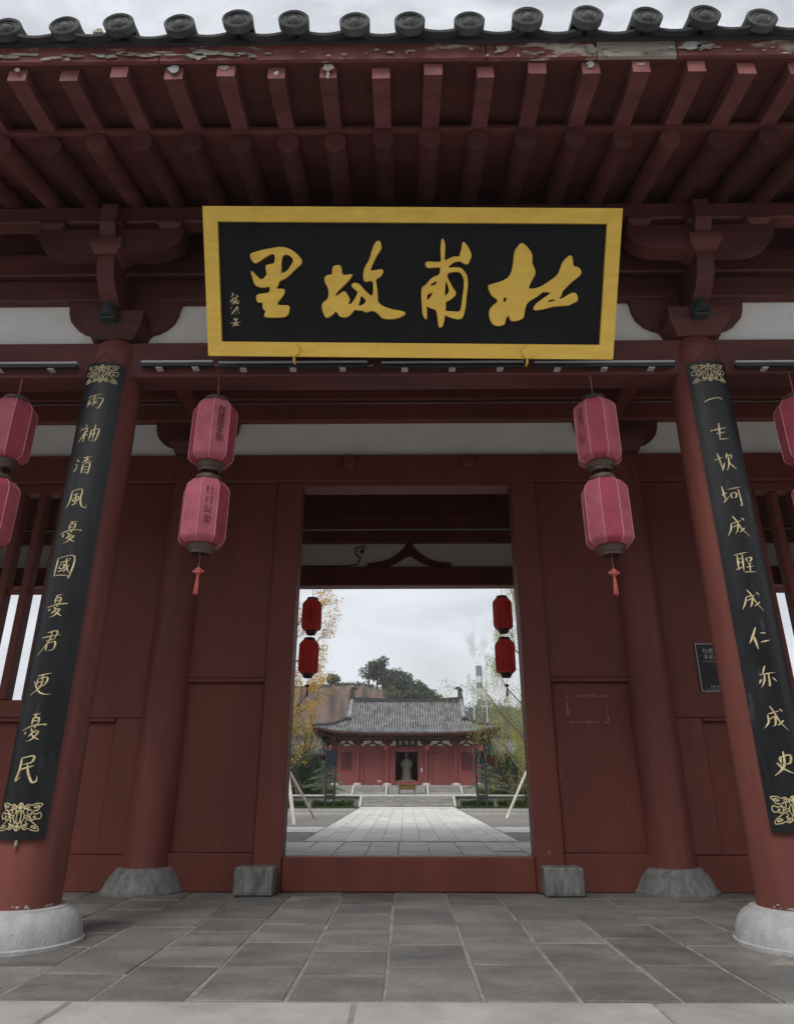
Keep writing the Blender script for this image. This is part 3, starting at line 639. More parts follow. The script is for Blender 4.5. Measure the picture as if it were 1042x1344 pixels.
# ------------------------------------------------------------------ couplet boards on the front columns
G = {
'liang': [[(8,30),(45,18),(85,8)],[(16,42),(14,85)],[(16,44),(55,34),(92,30),(88,62),(76,92),(62,84)],[(48,16),(44,82)],[(30,48),(24,70),(36,62)],[(62,44),(54,66),(72,62)]],
'xiu': [[(30,8),(36,18)],[(8,34),(42,24),(6,92)],[(30,44),(32,96)],[(36,52),(46,64)],[(44,40),(40,48)],[(60,34),(58,88)],[(60,36),(96,28),(86,86),(58,88)],[(78,4),(74,86)],[(62,60),(90,54)]],
'qing': [[(18,28),(26,38)],[(12,50),(20,58)],[(8,88),(24,62)],[(46,18),(88,10)],[(50,30),(82,24)],[(42,44),(96,34)],[(68,4),(64,42)],[(54,52),(50,98)],[(54,52),(84,46),(82,98),(74,94)],[(54,66),(82,62)],[(54,80),(82,76)],[(52,94),(80,92)]],
'feng': [[(24,16),(20,60),(4,94)],[(24,16),(72,6),(68,50),(78,84),(98,90),(98,76)],[(36,34),(56,28)],[(36,48),(58,42),(56,58),(36,62),(36,48)],[(46,30),(46,74)],[(34,80),(60,72)]],
'you': [[(40,4),(74,0)],[(56,3),(46,16)],[(42,18),(40,40)],[(42,18),(66,14),(64,38),(42,40)],[(44,28),(62,25)],[(4,58),(40,46),(96,38),(90,46)],[(20,62),(16,74)],[(40,54),(48,64),(62,60)],[(58,46),(54,54)],[(50,66),(34,84)],[(44,72),(72,66),(50,92),(26,100)],[(46,76),(60,86),(80,96)]],
'guo': [[(14,14),(8,96)],[(14,14),(92,4),(84,98),(76,94)],[(10,92),(84,92)],[(28,34),(72,26)],[(32,46),(52,43),(50,58),(32,60),(32,46)],[(28,74),(52,68)],[(58,16),(64,52),(80,78)],[(74,46),(52,78)],[(70,16),(76,22)]],
'jun': [[(36,10),(78,4),(70,38)],[(10,30),(94,18)],[(34,42),(74,36)],[(56,6),(46,44),(2,100)],[(40,56),(38,84)],[(40,56),(76,50),(72,80),(38,84)]],
'geng': [[(22,14),(84,2)],[(26,28),(28,60)],[(26,28),(72,20),(64,54),(28,60)],[(28,43),(66,37)],[(50,10),(46,60),(6,98)],[(10,38),(40,78),(70,92),(100,90)]],
'min': [[(26,8),(24,50),(10,92),(34,76)],[(28,10),(76,2),(70,26),(28,32)],[(26,50),(84,36)],[(54,28),(62,64),(80,96),(98,94),(96,76)]],
'yi': [[(4,60),(40,44),(86,38),(98,46)]],
'sheng': [[(8,46),(14,40)],[(12,44),(90,28)],[(54,4),(48,92)],[(32,62),(80,52)],[(46,92),(96,86)]],
'kan': [[(6,36),(44,26)],[(24,6),(30,88)],[(30,88),(48,52)],[(66,8),(56,38)],[(60,24),(84,18),(78,36)],[(70,26),(66,60),(52,92)],[(68,56),(84,80),(98,84)]],
'ke': [[(4,44),(32,34)],[(18,4),(20,70)],[(10,78),(40,54)],[(40,24),(98,12)],[(46,42),(48,62)],[(46,42),(68,38),(66,58),(48,62)],[(84,18),(88,60),(84,96),(74,92)]],
'cheng': [[(24,36),(18,66),(2,92)],[(24,36),(70,24)],[(34,2),(50,26),(64,62),(96,98)],[(28,54),(50,46),(46,72),(34,84)],[(82,58),(56,80)],[(74,14),(86,24)]],
'saint': [[(4,16),(70,2)],[(18,16),(20,82)],[(44,12),(42,92)],[(20,34),(42,30)],[(20,50),(42,46)],[(8,84),(46,66)],[(58,26),(60,44)],[(58,28),(82,22),(78,40),(60,44)],[(56,56),(84,50)],[(54,70),(88,64)],[(70,50),(70,90)],[(42,94),(98,88)]],
'ren': [[(42,6),(24,46),(4,70)],[(28,44),(34,94)],[(56,30),(82,26)],[(52,66),(96,60)]],
'also': [[(46,2),(30,40)],[(16,42),(90,30)],[(40,42),(34,72),(16,96)],[(58,38),(58,88),(48,84)],[(22,60),(10,78)],[(76,52),(92,70)]],
'shi': [[(34,24),(36,50)],[(34,24),(80,14),(74,44),(36,50)],[(54,2),(50,50),(28,76),(6,92)],[(20,46),(44,70),(98,90)]],
}
ORN = [[(.0,.26),(.10,.0),(.0,-.26),(-.10,.0)], [(0,.62),(.14,.50),(.20,.30),(.10,.26),(0,.34)], [(0,-.62),(.14,-.50),(.20,-.30),(.10,-.26),(0,-.34)], [(.12,.22),(.24,.12),(.24,-.12),(.12,-.22)],
       [(.20,.40),(.34,.56),(.52,.52),(.70,.60),(.98,.58),(.86,.42),(.80,.30),(.62,.26),(.52,.14),(.40,.12),(.36,.24),(.46,.32),(.54,.28)],
       [(.20,-.40),(.34,-.56),(.52,-.52),(.70,-.60),(.98,-.62),(.90,-.44),(.78,-.34),(.66,-.24),(.52,-.14),(.40,-.14),(.36,-.26),(.46,-.32)],
       [(.52,.06),(.62,.16),(.76,.12),(.92,.20),(1.0,.04),(.92,-.10),(.78,-.08),(.64,-.14),(.54,-.06)], [(.70,.04),(.75,.0),(.70,-.04),(.66,0)], [(.30,.46),(.40,.48),(.42,.40),(.34,.38)], [(.30,-.46),(.40,-.48),(.42,-.40),(.34,-.38)], [(.62,.44),(.74,.50),(.86,.50),(.72,.40)], [(.62,-.44),(.74,-.50),(.86,-.52),(.72,-.40)], [(.04,.46),(.10,.44),(.08,.38),(.03,.40)], [(.04,-.46),(.10,-.44),(.08,-.38),(.03,-.40)], [(.26,.04),(.40,.05),(.50,0),(.40,-.05),(.26,-.04)]]
def couplet(sx, zb, zt, seq, zc, xoff, label):
    cx, cy, rb = cxs(sx), FY, .236; half = R(40)
    t = thing('couplet_board', (cx, cy-rb, zb), label, 'couplet board', 'couplet boards on the front columns')
    def mp(u, v, h):     # u metres round the board, v height
        a = u/rb; return (cx + (rb+h)*math.sin(a), cy - (rb+h)*math.cos(a), v)
    m = MB(); na, nz = 24, 40; q = random.Random(sx+9)
    vs = []
    for (rr) in (0.0, -.020):
        for j in range(nz+1):
            for i in range(na+1):
                a = -half + 2*half*i/na; vs.append(mp(a*rb, zb+(zt-zb)*j/nz, rr + (q.uniform(-.0006,.0006) if rr == 0 else 0)))
    N = (na+1)*(nz+1); I = lambda s, i, j: s*N + j*(na+1)+i
    fs = []
    for j in range(nz):
        for i in range(na):
            fs += [(I(0,i,j), I(0,i+1,j), I(0,i+1,j+1), I(0,i,j+1)), (I(1,i,j+1), I(1,i+1,j+1), I(1,i+1,j), I(1,i,j))]
        fs += [(I(0,0,j+1), I(1,0,j+1), I(1,0,j), I(0,0,j)), (I(0,na,j), I(1,na,j), I(1,na,j+1), I(0,na,j+1))]
    for i in range(na): fs += [(I(0,i,0), I(1,i,0), I(1,i+1,0), I(0,i+1,0)), (I(0,i+1,nz), I(1,i+1,nz), I(1,i,nz), I(0,i,nz))]
    m.add(vs, fs).build('panel', M['board'], t, smooth=40)
    for i, (g, z) in enumerate(zip(seq, zc)):
        qq = random.Random(i*7+sx); sz = .158*qq.uniform(.92,1.08); ta = qq.uniform(-.05,.05); m = MB()
        for st in G[g]:
            ribbon(m, [((a-50)/100*sz*.95 + (50-b)/100*sz*ta + xoff, z + (50-b)/100*sz - (a-50)/100*sz*ta) for a, b in [(p_[0]+qq.gauss(0,1.2), p_[1]+qq.gauss(0,1.2)) for p_ in st]],    .0078*(1.3 if len(G[g]) < 6 else 1), mp, .004, n=4)
        m.build('character', M['goldline'], t)
    for z in (zt-.105, zb+.125):
        m = MB()
        for st in ORN:
            for f in (-1, 1):
                ribbon(m, [(f*a*.128+xoff*.4, z+b*.125) for a, b in st], .0062, mp, .003, closed=True, taper=False, n=3)
        m.build('ornament', M['goldline'], t)
    m = MB().tube([(cx, cy-.225, zb-.002), (cx+.004, cy-.232, zb-.03), (cx-.006, cy-.226, zb-.05)], [.008,.010,.006], 8); m.build('lower_hook', M['wire'], t)
    m = MB().tube([(cx-.10, cy-.21, zt-.01), (cx-.05, cy-.222, zt+.045), (cx, cy-.226, zt+.09), (cx+.05, cy-.222, zt+.045), (cx+.10, cy-.21, zt-.01)], .004, 6); m.build('hanging_wire', M['metal'], t)
couplet(-1, .575, 3.955, ('liang','xiu','qing','feng','you','guo','you','jun','geng','you','min'), (3.604,3.329,3.071,2.798,2.541,2.289,2.009,1.761,1.489,1.22,.971), -.02, 'curved black couplet board with gold characters on the left front column')
couplet(1, .615, 3.935, ('yi','sheng','kan','ke','cheng','saint','cheng','ren','also','cheng','shi'), (3.585,3.315,3.064,2.799,2.567,2.299,2.037,1.78,1.529,1.274,.999), -.02, 'curved black couplet board with gold characters on the right front column')

# ------------------------------------------------------------------ lanterns
def octring(x, y, r, z, n=8, ph=.5): return [(x+r*math.cos(2*math.pi*(k+ph)/n), y+r*math.sin(2*math.pi*(k+ph)/n), z) for k in range(n)]
def lantern(x, y, zt, h, r, label, group, cloth, deep, cord_to, txt=None, tpanel=5, tassel=False, ph=.5, crooked=(0,0), cordm='cord'):
    """zt: top of the cloth body"""
    t = thing('lantern', (x, y, zt-h), label, 'lantern', group)
    zb = zt-h; q = random.Random(int(x*100+zt*1000))
    prof = [(.62, zt), (.72, zt-.010), (.95, zt-.056), (1.0, zt-.080), (1.005, zt-h*.5), (1.0, zb+.052), (.965, zb+.030), (.80, zb+.004), (.68, zb)]
    n = 8
    for k in range(n):
        vs = []
        for s_, z in prof:
            for e in (0, .5, 1):
                a = 2*math.pi*(k+e+ph)/n; bul = r*s_*(1.0 if e != .5 else math.cos(math.pi/n)*1.012)
                bul *= 1 + (q.gauss(0,.008) if e == .5 else 0)
                vs.append((x+bul*math.cos(a), y+bul*math.sin(a), z))
        fs = [(3*i+j, 3*i+j+1, 3*i+j+4, 3*i+j+3) for i in range(len(prof)-1) for j in (0, 1)]
        MB().add(vs, fs).build('cloth_panel', M[deep] if (k + int(x*7)) % 3 == 0 else M[cloth], t, smooth=60)
    for k in range(n):
        a = 2*math.pi*(k+ph)/n
        MB().tube([(x+r*s_*1.004*math.cos(a), y+r*s_*1.004*math.sin(a), z) for s_, z in prof], .0026, 5).build('seam', M['lrib' if cloth != 'clothred' else 'lrim'], t)
    for (z0, dz) in ((zt, 1), (zb, -1)):
        m = MB(); m.lathe(x, y, [(r*.60, z0), (r*.63, z0+dz*.006), (r*.60, z0+dz*.014), (r*.56, z0+dz*.02), (r*.57, z0+dz*.034), (r*.54, z0+dz*.04)] + ([(r*.46, z0+dz*.05), (r*.47, z0+dz*.066), (r*.43, z0+dz*.07)] if dz < 0 else []), 28, False)
        m.build('top_rim' if dz > 0 else 'bottom_rim', M['lrim'], t, smooth=60)
    m = MB()
    m.tube([(x-r*.55, y, zt+.03), (x, y, zt+.04), (x+r*.55, y, zt+.03)], .003, 5); m.build('cross_wire', M['wire'], t)
    m = MB(); m.tube([(x, y, zt+.03), (x+.002, y, (zt+cord_to)/2), (x+crooked[0], y+crooked[1], cord_to)], .006 if cordm == 'cord' else .004, 6); m.build('cord', M[cordm], t)
    if txt:
        a = 2*math.pi*(tpanel+.5+ph)/n; rr = r*math.cos(math.pi/n)*1.02; nv = Vector((math.cos(a), math.sin(a), 0)); tv = Vector((-nv.y, nv.x, 0))
        sz = .062; m = MB(); z = zt-.125
        for ch in txt:
            vs, fs = text_mesh(ch, sz)
            m.add([(x+nv.x*rr+tv.x*px, y+nv.y*rr+tv.y*px, z+py*1.1) for px, py, pz in vs], fs); z -= sz*.98 if len(txt) > 4 else sz*1.22
        m.build('lettering', M['ink'], t)
    if tassel:
        zz = zb-.07
        m = MB().tube([(x, y, zb+.02), (x, y, zz-.10)], .002, 5); m.build('tassel_cord', M['wire'], t)
        kn = MB(); kn.tube([(x, y, zz-.09), (x, y, zz-.11), (x, y, zz-.135), (x, y, zz-.155)], [.004, .026, .024, .006], 8).box(x-.040, x+.040, y-.006, y+.006, zz-.132, zz-.114, .003)
        kn.build('tassel_knot', M['tassel'], t)
        m = MB()
        for i in range(9):
            a = i*.7; m.tube([(x+.003*math.cos(a), y+.003*math.sin(a), zz-.15), (x+.010*math.cos(a), y+.010*math.sin(a), zz-.22), (x+.013*math.cos(a)-.002, y+.013*math.sin(a), zz-.275-q.uniform(0,.02))], [.004,.0045,.0035], 5)
        m.build('tassel', M['tassel'], t)
    return t
LY = 4.66; gr = 'faded pink lanterns on the front porch'
lantern(-1.492, LY, 3.655, .52, .166, 'upper faded pink lantern hanging between the left column and the doorway', gr, 'cloth', 'clothdeep', 3.90, '月是故乡明', 6, ph=.25, crooked=(-.008,0))
lantern(-1.492, LY, 2.985, .50, .166, 'lower faded pink lantern with tassel hanging between the left column and the doorway', gr, 'cloth', 'clothdeep', 3.12, '杜甫故里', 6, True, ph=.05, cordm='wire')
lantern(1.452, LY, 3.645, .52, .166, 'upper faded pink lantern hanging between the doorway and the right column', gr, 'cloth', 'clothdeep', 3.90, '月是故乡明', 4, ph=.15, cordm='wire')
lantern(1.452, LY, 2.975, .51, .166, 'lower faded pink lantern with tassel hanging between the doorway and the right column', gr, 'cloth', 'clothdeep', 3.12, None, 5, True, ph=.40, cordm='wire')
lantern(-3.075, LY, 3.67, .50, .166, 'upper faded pink lantern cut by the left edge of the picture', gr, 'cloth', 'clothdeep', 3.90, None, 5, ph=.7)
lantern(-3.075, LY, 3.0, .50, .166, 'lower faded pink lantern cut by the left edge of the picture', gr, 'cloth', 'clothdeep', 3.13, None, 5, True, ph=.35, cordm='wire')
lantern(3.02, LY, 3.655, .52, .166, 'upper faded pink lantern cut by the right edge of the picture', gr, 'clothdeep', 'cloth', 3.90, '月是故乡明', 5, ph=.35)
lantern(3.02, LY, 2.985, .50, .166, 'lower faded pink lantern cut by the right edge of the picture', gr, 'clothdeep', 'cloth', 3.12, None, 5, True, ph=.2, cordm='wire')
gr = 'dark red lanterns at the back of the gate'; LB = 10.95
lantern(-1.53, LB, 3.67, .50, .160, 'upper small dark red lantern seen through the doorway at left', gr, 'clothred', 'clothred', 3.90, '月是故乡明', 5, ph=.4, cordm='wire')
lantern(-1.55, LB, 3.01, .52, .160, 'lower small dark red lantern with tassel seen through the doorway at left', gr, 'clothred', 'clothred', 3.15, None, 5, True, ph=.5, cordm='wire')
lantern(1.572, LB, 3.69, .50, .160, 'upper small dark red lantern seen through the doorway at right', gr, 'clothred', 'clothred', 3.90, '月是故乡明', 6, ph=.2, cordm='wire')
lantern(1.572, LB, 3.01, .52, .160, 'lower small dark red lantern with tassel seen through the doorway at right', gr, 'clothred', 'clothred', 3.17, None, 5, True, ph=.5, cordm='wire')

# ------------------------------------------------------------------ light bars, spotlights, camera, notice
bars = [(-3.45,-2.61,'slim metal light bar on the beam left of the left column'), (-2.105,-1.53,'short slim light bar just right of the left column'), (-1.49,-.31,'slim light bar under the left half of the plaque'), (-.205,.92,'slim light bar under the right half of the plaque'), (1.0,2.10,'slim light bar between the plaque and the right column'), (2.57,3.5,'slim metal light bar on the beam right of the right column')]
for i, (a, b, lb) in enumerate(bars):
    z = 3.965 + (.006, .012, .0, -.008, -.014, -.02)[i]; yf = FY-.115
    t = thing('light_bar', ((a+b)/2, yf-.04, z), lb, 'light bar', 'light bars along the front beam')
    MB().box(a, b, yf-.066, yf-.026, z-.022, z+.008, .003).build('housing', M['metal'], t)
    MB().box(a+.002, b-.002, yf-.070, yf-.028, z+.0085, z+.026, .002).build('rim', M['alu'], t)
    n = 3 if b-a > 1 else 2
    for j in range(n):
        x = a + (b-a)*(j+.5)/n
        MB().box(x-.026, x+.026, yf-.055, yf-.0015, z-.036, z-.0225, .003).build('clip', M['alu'], t)
    if i in (1, 2):
        MB().tube([(b, yf-.045, z), (b+.02, yf-.04, z-.006), (b+.045, yf-.045, z+.002)], .005, 6).build('cable', M['wire'], t)
for s, lb in ((-1, 'small green metal spotlight on the left column bracket'), (1, 'small green metal spotlight on the right column bracket')):
    x = cxs(s) - .01; y = FY-.27; z = 4.40
    t = thing('spotlight', (x, y, z-.08), lb, 'spotlight', 'spotlights on the column brackets')
    MB().tube([(x, y+.02, z+.085), (x, y-.03, z+.02), (x, y-.045, z-.04)], [.038, .050, .052], 16).build('housing', M['spotgreen'], t, smooth=40)
    MB().tube([(x, y-.0455, z-.041), (x, y-.048, z-.052)], [.056, .056], 16).build('rim', M['spotgreen'], t, smooth=40)
    MB().box(x-.060, x+.060, y-.05, y+.06, z-.085, z-.072, .003).box(x-.062, x-.055, y-.03, y+.01, z-.072, z+.03).box(x+.055, x+.062, y-.03, y+.01, z-.072, z+.03).build('yoke', M['spotgreen'], t)
t = thing('security_camera', (-.72, BY-.15, 4.42), 'small white security camera on the plaster above the back opening', 'camera')
MB().box(-.78, -.66, BY-.05, BY-.021, 4.56, 4.62, .006).build('mount', M['whiteplastic'], t)
MB().tube([(-.72, BY-.05, 4.56), (-.72, BY-.12, 4.53)], .02, 12).build('arm', M['whiteplastic'], t)
MB().tube([(-.72, BY-.10, 4.54), (-.715, BY-.30, 4.43)], .048, 16).build('body', M['whiteplastic'], t, smooth=40)
MB().tube([(-.715, BY-.3005, 4.4298), (-.7148, BY-.306, 4.427)], .034, 16).build('lens', M['ink'], t)
MB().tube([(-.78, BY-.05, 4.59), (-.85, BY-.04, 4.56), (-.84, BY-.04, 4.46), (-.76, BY-.04, 4.40), (-.80, BY-.05, 4.28), (-1.0, BY-.04, 4.26), (-2.0, BY-.04, 4.26)], .014, 8).build('cable', M['metal'], t, smooth=60)
t = thing('notice_sign', (3.06, 6.735, 1.70), 'small black notice board with white print half hidden behind the right column', 'sign')
nx0, nx1, nz0, nz1 = 2.815, 3.155, 1.70, 2.16
MB().box(nx0, nx1, 6.738, 6.757, nz0, nz1, .004).build('panel', M['sign'], t)
fr = MB()
for a in ((nx0,nx1,nz0,nz0+.008),(nx0,nx1,nz1-.008,nz1),(nx0,nx0+.008,nz0+.009,nz1-.009),(nx1-.008,nx1,nz0+.009,nz1-.009)): fr.box(a[0], a[1], 6.734, 6.7375, a[2], a[3])
fr.build('frame', M['alu'], t)
m = MB()
for body, sz, z in (('杜甫故里', .052, 2.085), ('手机导览', .052, 2.025), ('免费 导游讲解', .026, 1.745)):
    vs, fs = text_mesh(body, sz); m.add([(2.985+a, 6.736, z+b) for a, b, c in vs], fs)
m.box(2.865, 3.105, 6.7355, 6.737, 1.985, 1.988).box(2.865, 3.105, 6.7355, 6.737, 1.722, 1.725)
m.build('lettering', M['signink'], t)
# ------------------------------------------------------------------ courtyard behind the gate
HX = .07       # axis of the hall
pth = MB().box(-1.78+HX, 1.78+HX, 12.20, 28.36, -.042, -.012).build('garden_path', M['grout'], kind='structure')
rq = random.Random(21)
MB().box(-6.2, 6.2, 12.155, 12.245, -.30, .006, .006).build('back_kerb', M['kerb'], kind='structure')
nc = 11; cw = 3.52/nc
for c in range(nc):
    y = 12.26 - rq.random()*.5; x0 = HX-1.76+c*cw
    while y < 28.3:
        ln = .66; a, b = max(y, 12.26), min(y+ln, 28.34)
        if b-a > .08 and y < 26.0:
            o = MB().box(-cw/2+.005, cw/2-.005, -(b-a)/2+.005, (b-a)/2-.005, -.03, 0, .003).build('path_slab', M['path'], pth)
            o.location = ((x0+cw/2)*U, (a+b)/2*U, rq.uniform(-.003,.001)*U)
        elif b-a > .08:
            pass
        y += ln
MB().box(HX-1.765, HX+1.765, 26.7, 28.35, -.02, -.001).build('path_far_end', M['path'], pth)
for s, nm in ((-1, 'l'), (1, 'r')):
    a, b = (HX-14, HX-1.80) if s < 0 else (HX+1.80, HX+14)
    MB().box(a, b, 14.45, 16.1, -.042, -.004, .004).build('cross_path', M['path'], kind='structure')
    MB().box(a, b, 12.27, 14.42, -.042, -.014).build('gravel_bed', M['gravel'], kind='structure')
    MB().box(a, b, 16.13, 26.4, -.042, -.014).build('gravel_bed', M['gravel'], kind='structure')
    MB().box(a, b, 26.43, 28.28, -.042, -.010).build('lawn', M['grass'], kind='structure')
    for yy in (22.0, 25.6):
        MB().box(a, b, yy, yy+.08, -.02, .03, .005).build('kerb', M['kerb'], kind='structure')
# terrace with two flights of steps
T1, T2 = .385, .735
MB().box(-22, 22, 29.25, 33.2, -.3, T1-.03).build('terrace_wall', M['step'], kind='structure')
cp = MB().box(-22, 22, 29.16, 29.42, T1-.029, T1+.012, .004).build('terrace_coping', M['kerb'], kind='structure')
MB().box(-22, 22, 29.43, 33.2, T1-.029, T1+.002).build('terrace_paving', M['path'], kind='structure')
st = thing('steps', (HX, 28.8, 0), 'lower flight of grey stone steps with pale side stringers', 'steps')
for i in range(3):
    MB().box(HX-1.76, HX+1.76, 28.38+i*.26, 29.155, i*.1185, (i+1)*.1185, .006).build('step', M['step'], st)
for s in (-1, 1):
    x0 = HX+s*1.82
    MB().yz([(28.30,-.04),(28.30,.05),(29.15,T1-.01),(29.155,-.04)], x0-.045, x0+.045).build('stringer', M['kerb'], st)
MB().box(-22, 22, 32.2, 46, -.3, T2).build('hall_platform', M['step'], kind='structure')
s2 = thing('steps', (HX, 31.7, T1), 'upper flight of grey stone steps in front of the red hall', 'steps')
for a, b in ((-2.27, -.95), (.95, 2.27)):
    for i in range(3):
        MB().box(HX+a, HX+b, 31.3+i*.3, 32.195, T1+.005+i*.115, T1+(i+1)*.115, .006).build('step', M['step'], s2)
for x in (-2.33, -.89, .89, 2.33):
    MB().yz([(31.2,T1+.004),(31.2,T1+.05),(32.19,T2+.012),(32.195,T1+.004)], HX+x-.04, HX+x+.04).build('stringer', M['kerb'], s2)
MB().yz([(31.6,T1+.004),(31.6,T1+.06),(32.19,T2-.005),(32.195,T1+.004)], HX-.80, HX+.80).build('ramp_slab', M['block'], s2)

# ------------------------------------------------------------------ main hall
HY = 36.0
hall = thing('memorial_hall', (HX, 38, T2), 'small red memorial hall with grey hip and gable roof across the courtyard', 'building')
def hp(mb, name, m, parent=hall, smooth=None, **k): return mb.build(name, M[m], parent, smooth=smooth, **k)
X_ = HX
cols = (-3.55, -2.42, -.96, .96, 2.42, 3.55)
for x in cols:
    c = hp(MB().lathe(X_+x, HY, [(.105,T2+.05),(.105,2.2),(.09,2.60)], 16), 'column', 'hallred', smooth=40)
    hp(MB().lathe(X_+x, HY, [(.22,T2),(.21,T2+.04),(.15,T2+.10),(.10,T2+.105)], 16), 'stone_base', 'kerb', c)
# walls in bays (front), with door and window openings
wy0, wy1 = HY+.02, HY+.14
def wall(x0, x1, z0, z1, name='wall'): return hp(MB().box(X_+x0, X_+x1, wy0, wy1, z0, z1), name, 'hallred')
wall(-3.55, 3.55, 2.28, 2.56, 'lintel')
wall(-.93, -.56, T2, 2.277); wall(.56, .93, T2, 2.277)
wall(-.557, .557, T2, .93, 'threshold')
for s in (-1, 1):
    def sx(a, b): return (s*a, s*b) if s > 0 else (s*b, s*a)
    wall(*sx(.99, 1.24), T2, 2.277); wall(*sx(2.14, 2.39), T2, 2.277)
    d = hp(MB().box(X_+sx(1.243,1.688)[0], X_+sx(1.243,1.688)[1], wy0+.05, wy1, T2, 2.277), 'door', 'hallred')
    hp(MB().box(X_+sx(1.693,2.137)[0], X_+sx(1.693,2.137)[1], wy0+.05, wy1, T2, 2.277), 'door', 'hallred')
    wall(*sx(2.45, 2.70), T2, 2.277); wall(*sx(3.24, 3.52), T2, 2.277); wall(*sx(2.703, 3.237), T2, 1.45)
    wn_ = hp(MB().box(X_+sx(2.703,3.237)[0], X_+sx(2.703,3.237)[1], wy0+.06, wy1, 1.453, 2.277), 'window', 'shade')
    hp(MB().box(X_+sx(2.68,3.26)[0], X_+sx(2.68,3.26)[1], wy0-.03, wy0-.001, 1.40, 1.45), 'window_sill', 'hallred', wn_)
    for k in range(6):
        xx = 2.72+k*.09; hp(MB().box(X_+sx(xx,xx+.035)[0], X_+sx(xx,xx+.035)[1], wy0+.03, wy0+.058, 1.455, 2.275), 'window_bar', 'hallred', wn_)
    hp(MB().box(X_+s*3.55-.06, X_+s*3.55+.06, HY+.1, 40, T2, 2.56), 'side_wall', 'hallred')
    # frame strips round the doors
    for a in (1.20, 2.14): hp(MB().box(X_+sx(a,a+.05)[0], X_+sx(a,a+.05)[1], wy0-.03, wy0-.001, T2, 2.27), 'door_frame', 'hallred')
    hp(MB().box(X_+sx(1.2,2.19)[0], X_+sx(1.2,2.19)[1], wy0-.032, wy0-.001, 2.272, 2.33), 'door_frame', 'hallred')
    hp(MB().box(X_+s*.585-.03, X_+s*.585+.03, wy0-.05, wy0-.001, T2, 2.28), 'door_frame', 'hallred')
hp(MB().box(X_-3.55, X_+3.55, 39.9, 40.1, T2, 2.9), 'back_wall', 'hallred')
hp(MB().box(X_-3.6, X_+3.6, HY+.0, HY+.12, 2.562, 2.80), 'plaster_band', 'white')
hp(MB().box(X_-3.75, X_+3.75, HY-.09, HY+.2, 2.801, 2.88), 'upper_beam', 'reddark')
hp(MB().box(X_-3.75, X_+3.75, HY-.02, HY+.2, 2.881, 2.915), 'plaster_strip', 'white')
hp(MB().box(X_-3.8, X_+3.8, HY-.10, HY+.2, 2.916, 3.06), 'top_beam', 'reddark')
hp(MB().box(X_-3.6, X_+3.6, HY-.07, HY-.001, 2.50, 2.562), 'tie_beam', 'hallred')
for x in cols:
    b = hp(MB().xz([(X_+x+a*.62, 2.565+(z-4.215)*.55) for a, z in cloud_poly(.475, 4.215, 4.655)], HY-.10, HY-.03), 'bracket', 'reddark')
    hp(MB().yz([(HY-.10,2.95),(HY-.55,2.95),(HY-.52,2.84),(HY-.40,2.78),(HY-.10,2.74)], X_+x-.05, X_+x+.05), 'projecting_arm', 'reddark', b)
    hp(MB().xz([(X_+x+a*.62, 2.90+(z-4.79)*.6) for a, z in arm_poly(.58, 4.79, 5.03)], HY-.52, HY-.45), 'cross_arm', 'reddark', b)
for x in (-2.985, -1.69, 1.69, 2.985):
    pr = [(.05,2.80),(.06,2.75),(.16,2.67),(.30,2.63),(.40,2.62),(.40,2.565),(.22,2.565),(.06,2.65)]
    hp(MB().xz([(X_+x+a, z) for a, z in pr] + [(X_+x-a, z) for a, z in pr[::-1]], HY-.06, HY-.002), 'strut', 'reddark')
# roof
EF, ES, XG = 34.85, 4.62, 2.93; RY = 38.0
def prf(d): return 3.12 + .36*d + .062*d*d
def roofz(x, y):
    df = min(y-EF, 2*RY-EF-y); ds = ES-abs(x)
    d = df if abs(x) <= XG+1e-6 else min(df, ds)
    cr_ = math.hypot(max(0, ds), max(0, df)); edge = max(0, 1-min(ds, df)/1.2)
    return prf(max(0, d)) + .30*math.exp(-(max(ds, df, 0)/1.1)**1.5)*edge
ysl = [EF + (RY-EF)*t/14 for t in range(15)]
mroof = MB()
for sgn in (1, -1):
    Yf = lambda y: y if sgn > 0 else 2*RY-y
    mroof.grid(25, 15, lambda a, b: (X_-XG+2*XG*a, Yf(EF+(RY-EF)*b), roofz(-XG+2*XG*a, EF+(RY-EF)*b)))
dsk = ES-XG
for sx_ in (-1, 1):   # hipped skirts
    mroof.grid(13, 9, lambda a, b: (X_+sx_*(XG+.001+(dsk-.001)*a), EF+ b*(dsk*(1-a) if False else dsk), roofz(XG+.001+(dsk-.001)*a, EF+b*dsk)))
    mroof.grid(13, 15, lambda a, b: (X_+sx_*(XG+.001+(dsk-.001)*a), EF+dsk+b*(2*RY-2*EF-2*dsk), roofz(XG+.001+(dsk-.001)*a, EF+dsk+b*(2*RY-2*EF-2*dsk))))
    mroof.grid(13, 9, lambda a, b: (X_+sx_*(XG+.001+(dsk-.001)*a), 2*RY-EF-b*dsk, roofz(XG+.001+(dsk-.001)*a, 2*RY-EF-b*dsk)))
roof = hp(mroof, 'roof', 'pantile')
mt = MB(); k = -26
SPC = .131
while k <= 35:
    x = k*SPC
    if abs(x) < ES-.03:
        top = RY if abs(x) <= XG else EF + min(ES-abs(x), RY-EF)
        n = 10 if abs(x) <= XG else 5
        pts = [(X_+x, EF-.02+(top-EF)*i/n, roofz(x, EF+(top-EF)*i/n)+.02) for i in range(n+1)]
        if top-EF > .12: mt.tube(pts, .042, 6)
    k += 1
k = -34
while k < -26:
    x = k*SPC
    if abs(x) < ES-.03:
        top = EF + min(ES-abs(x), RY-EF); pts = [(X_+x, EF-.02+(top-EF)*i/5, roofz(x, EF+(top-EF)*i/5)+.02) for i in range(6)]
        if top-EF > .12: mt.tube(pts, .042, 6)
    k += 1
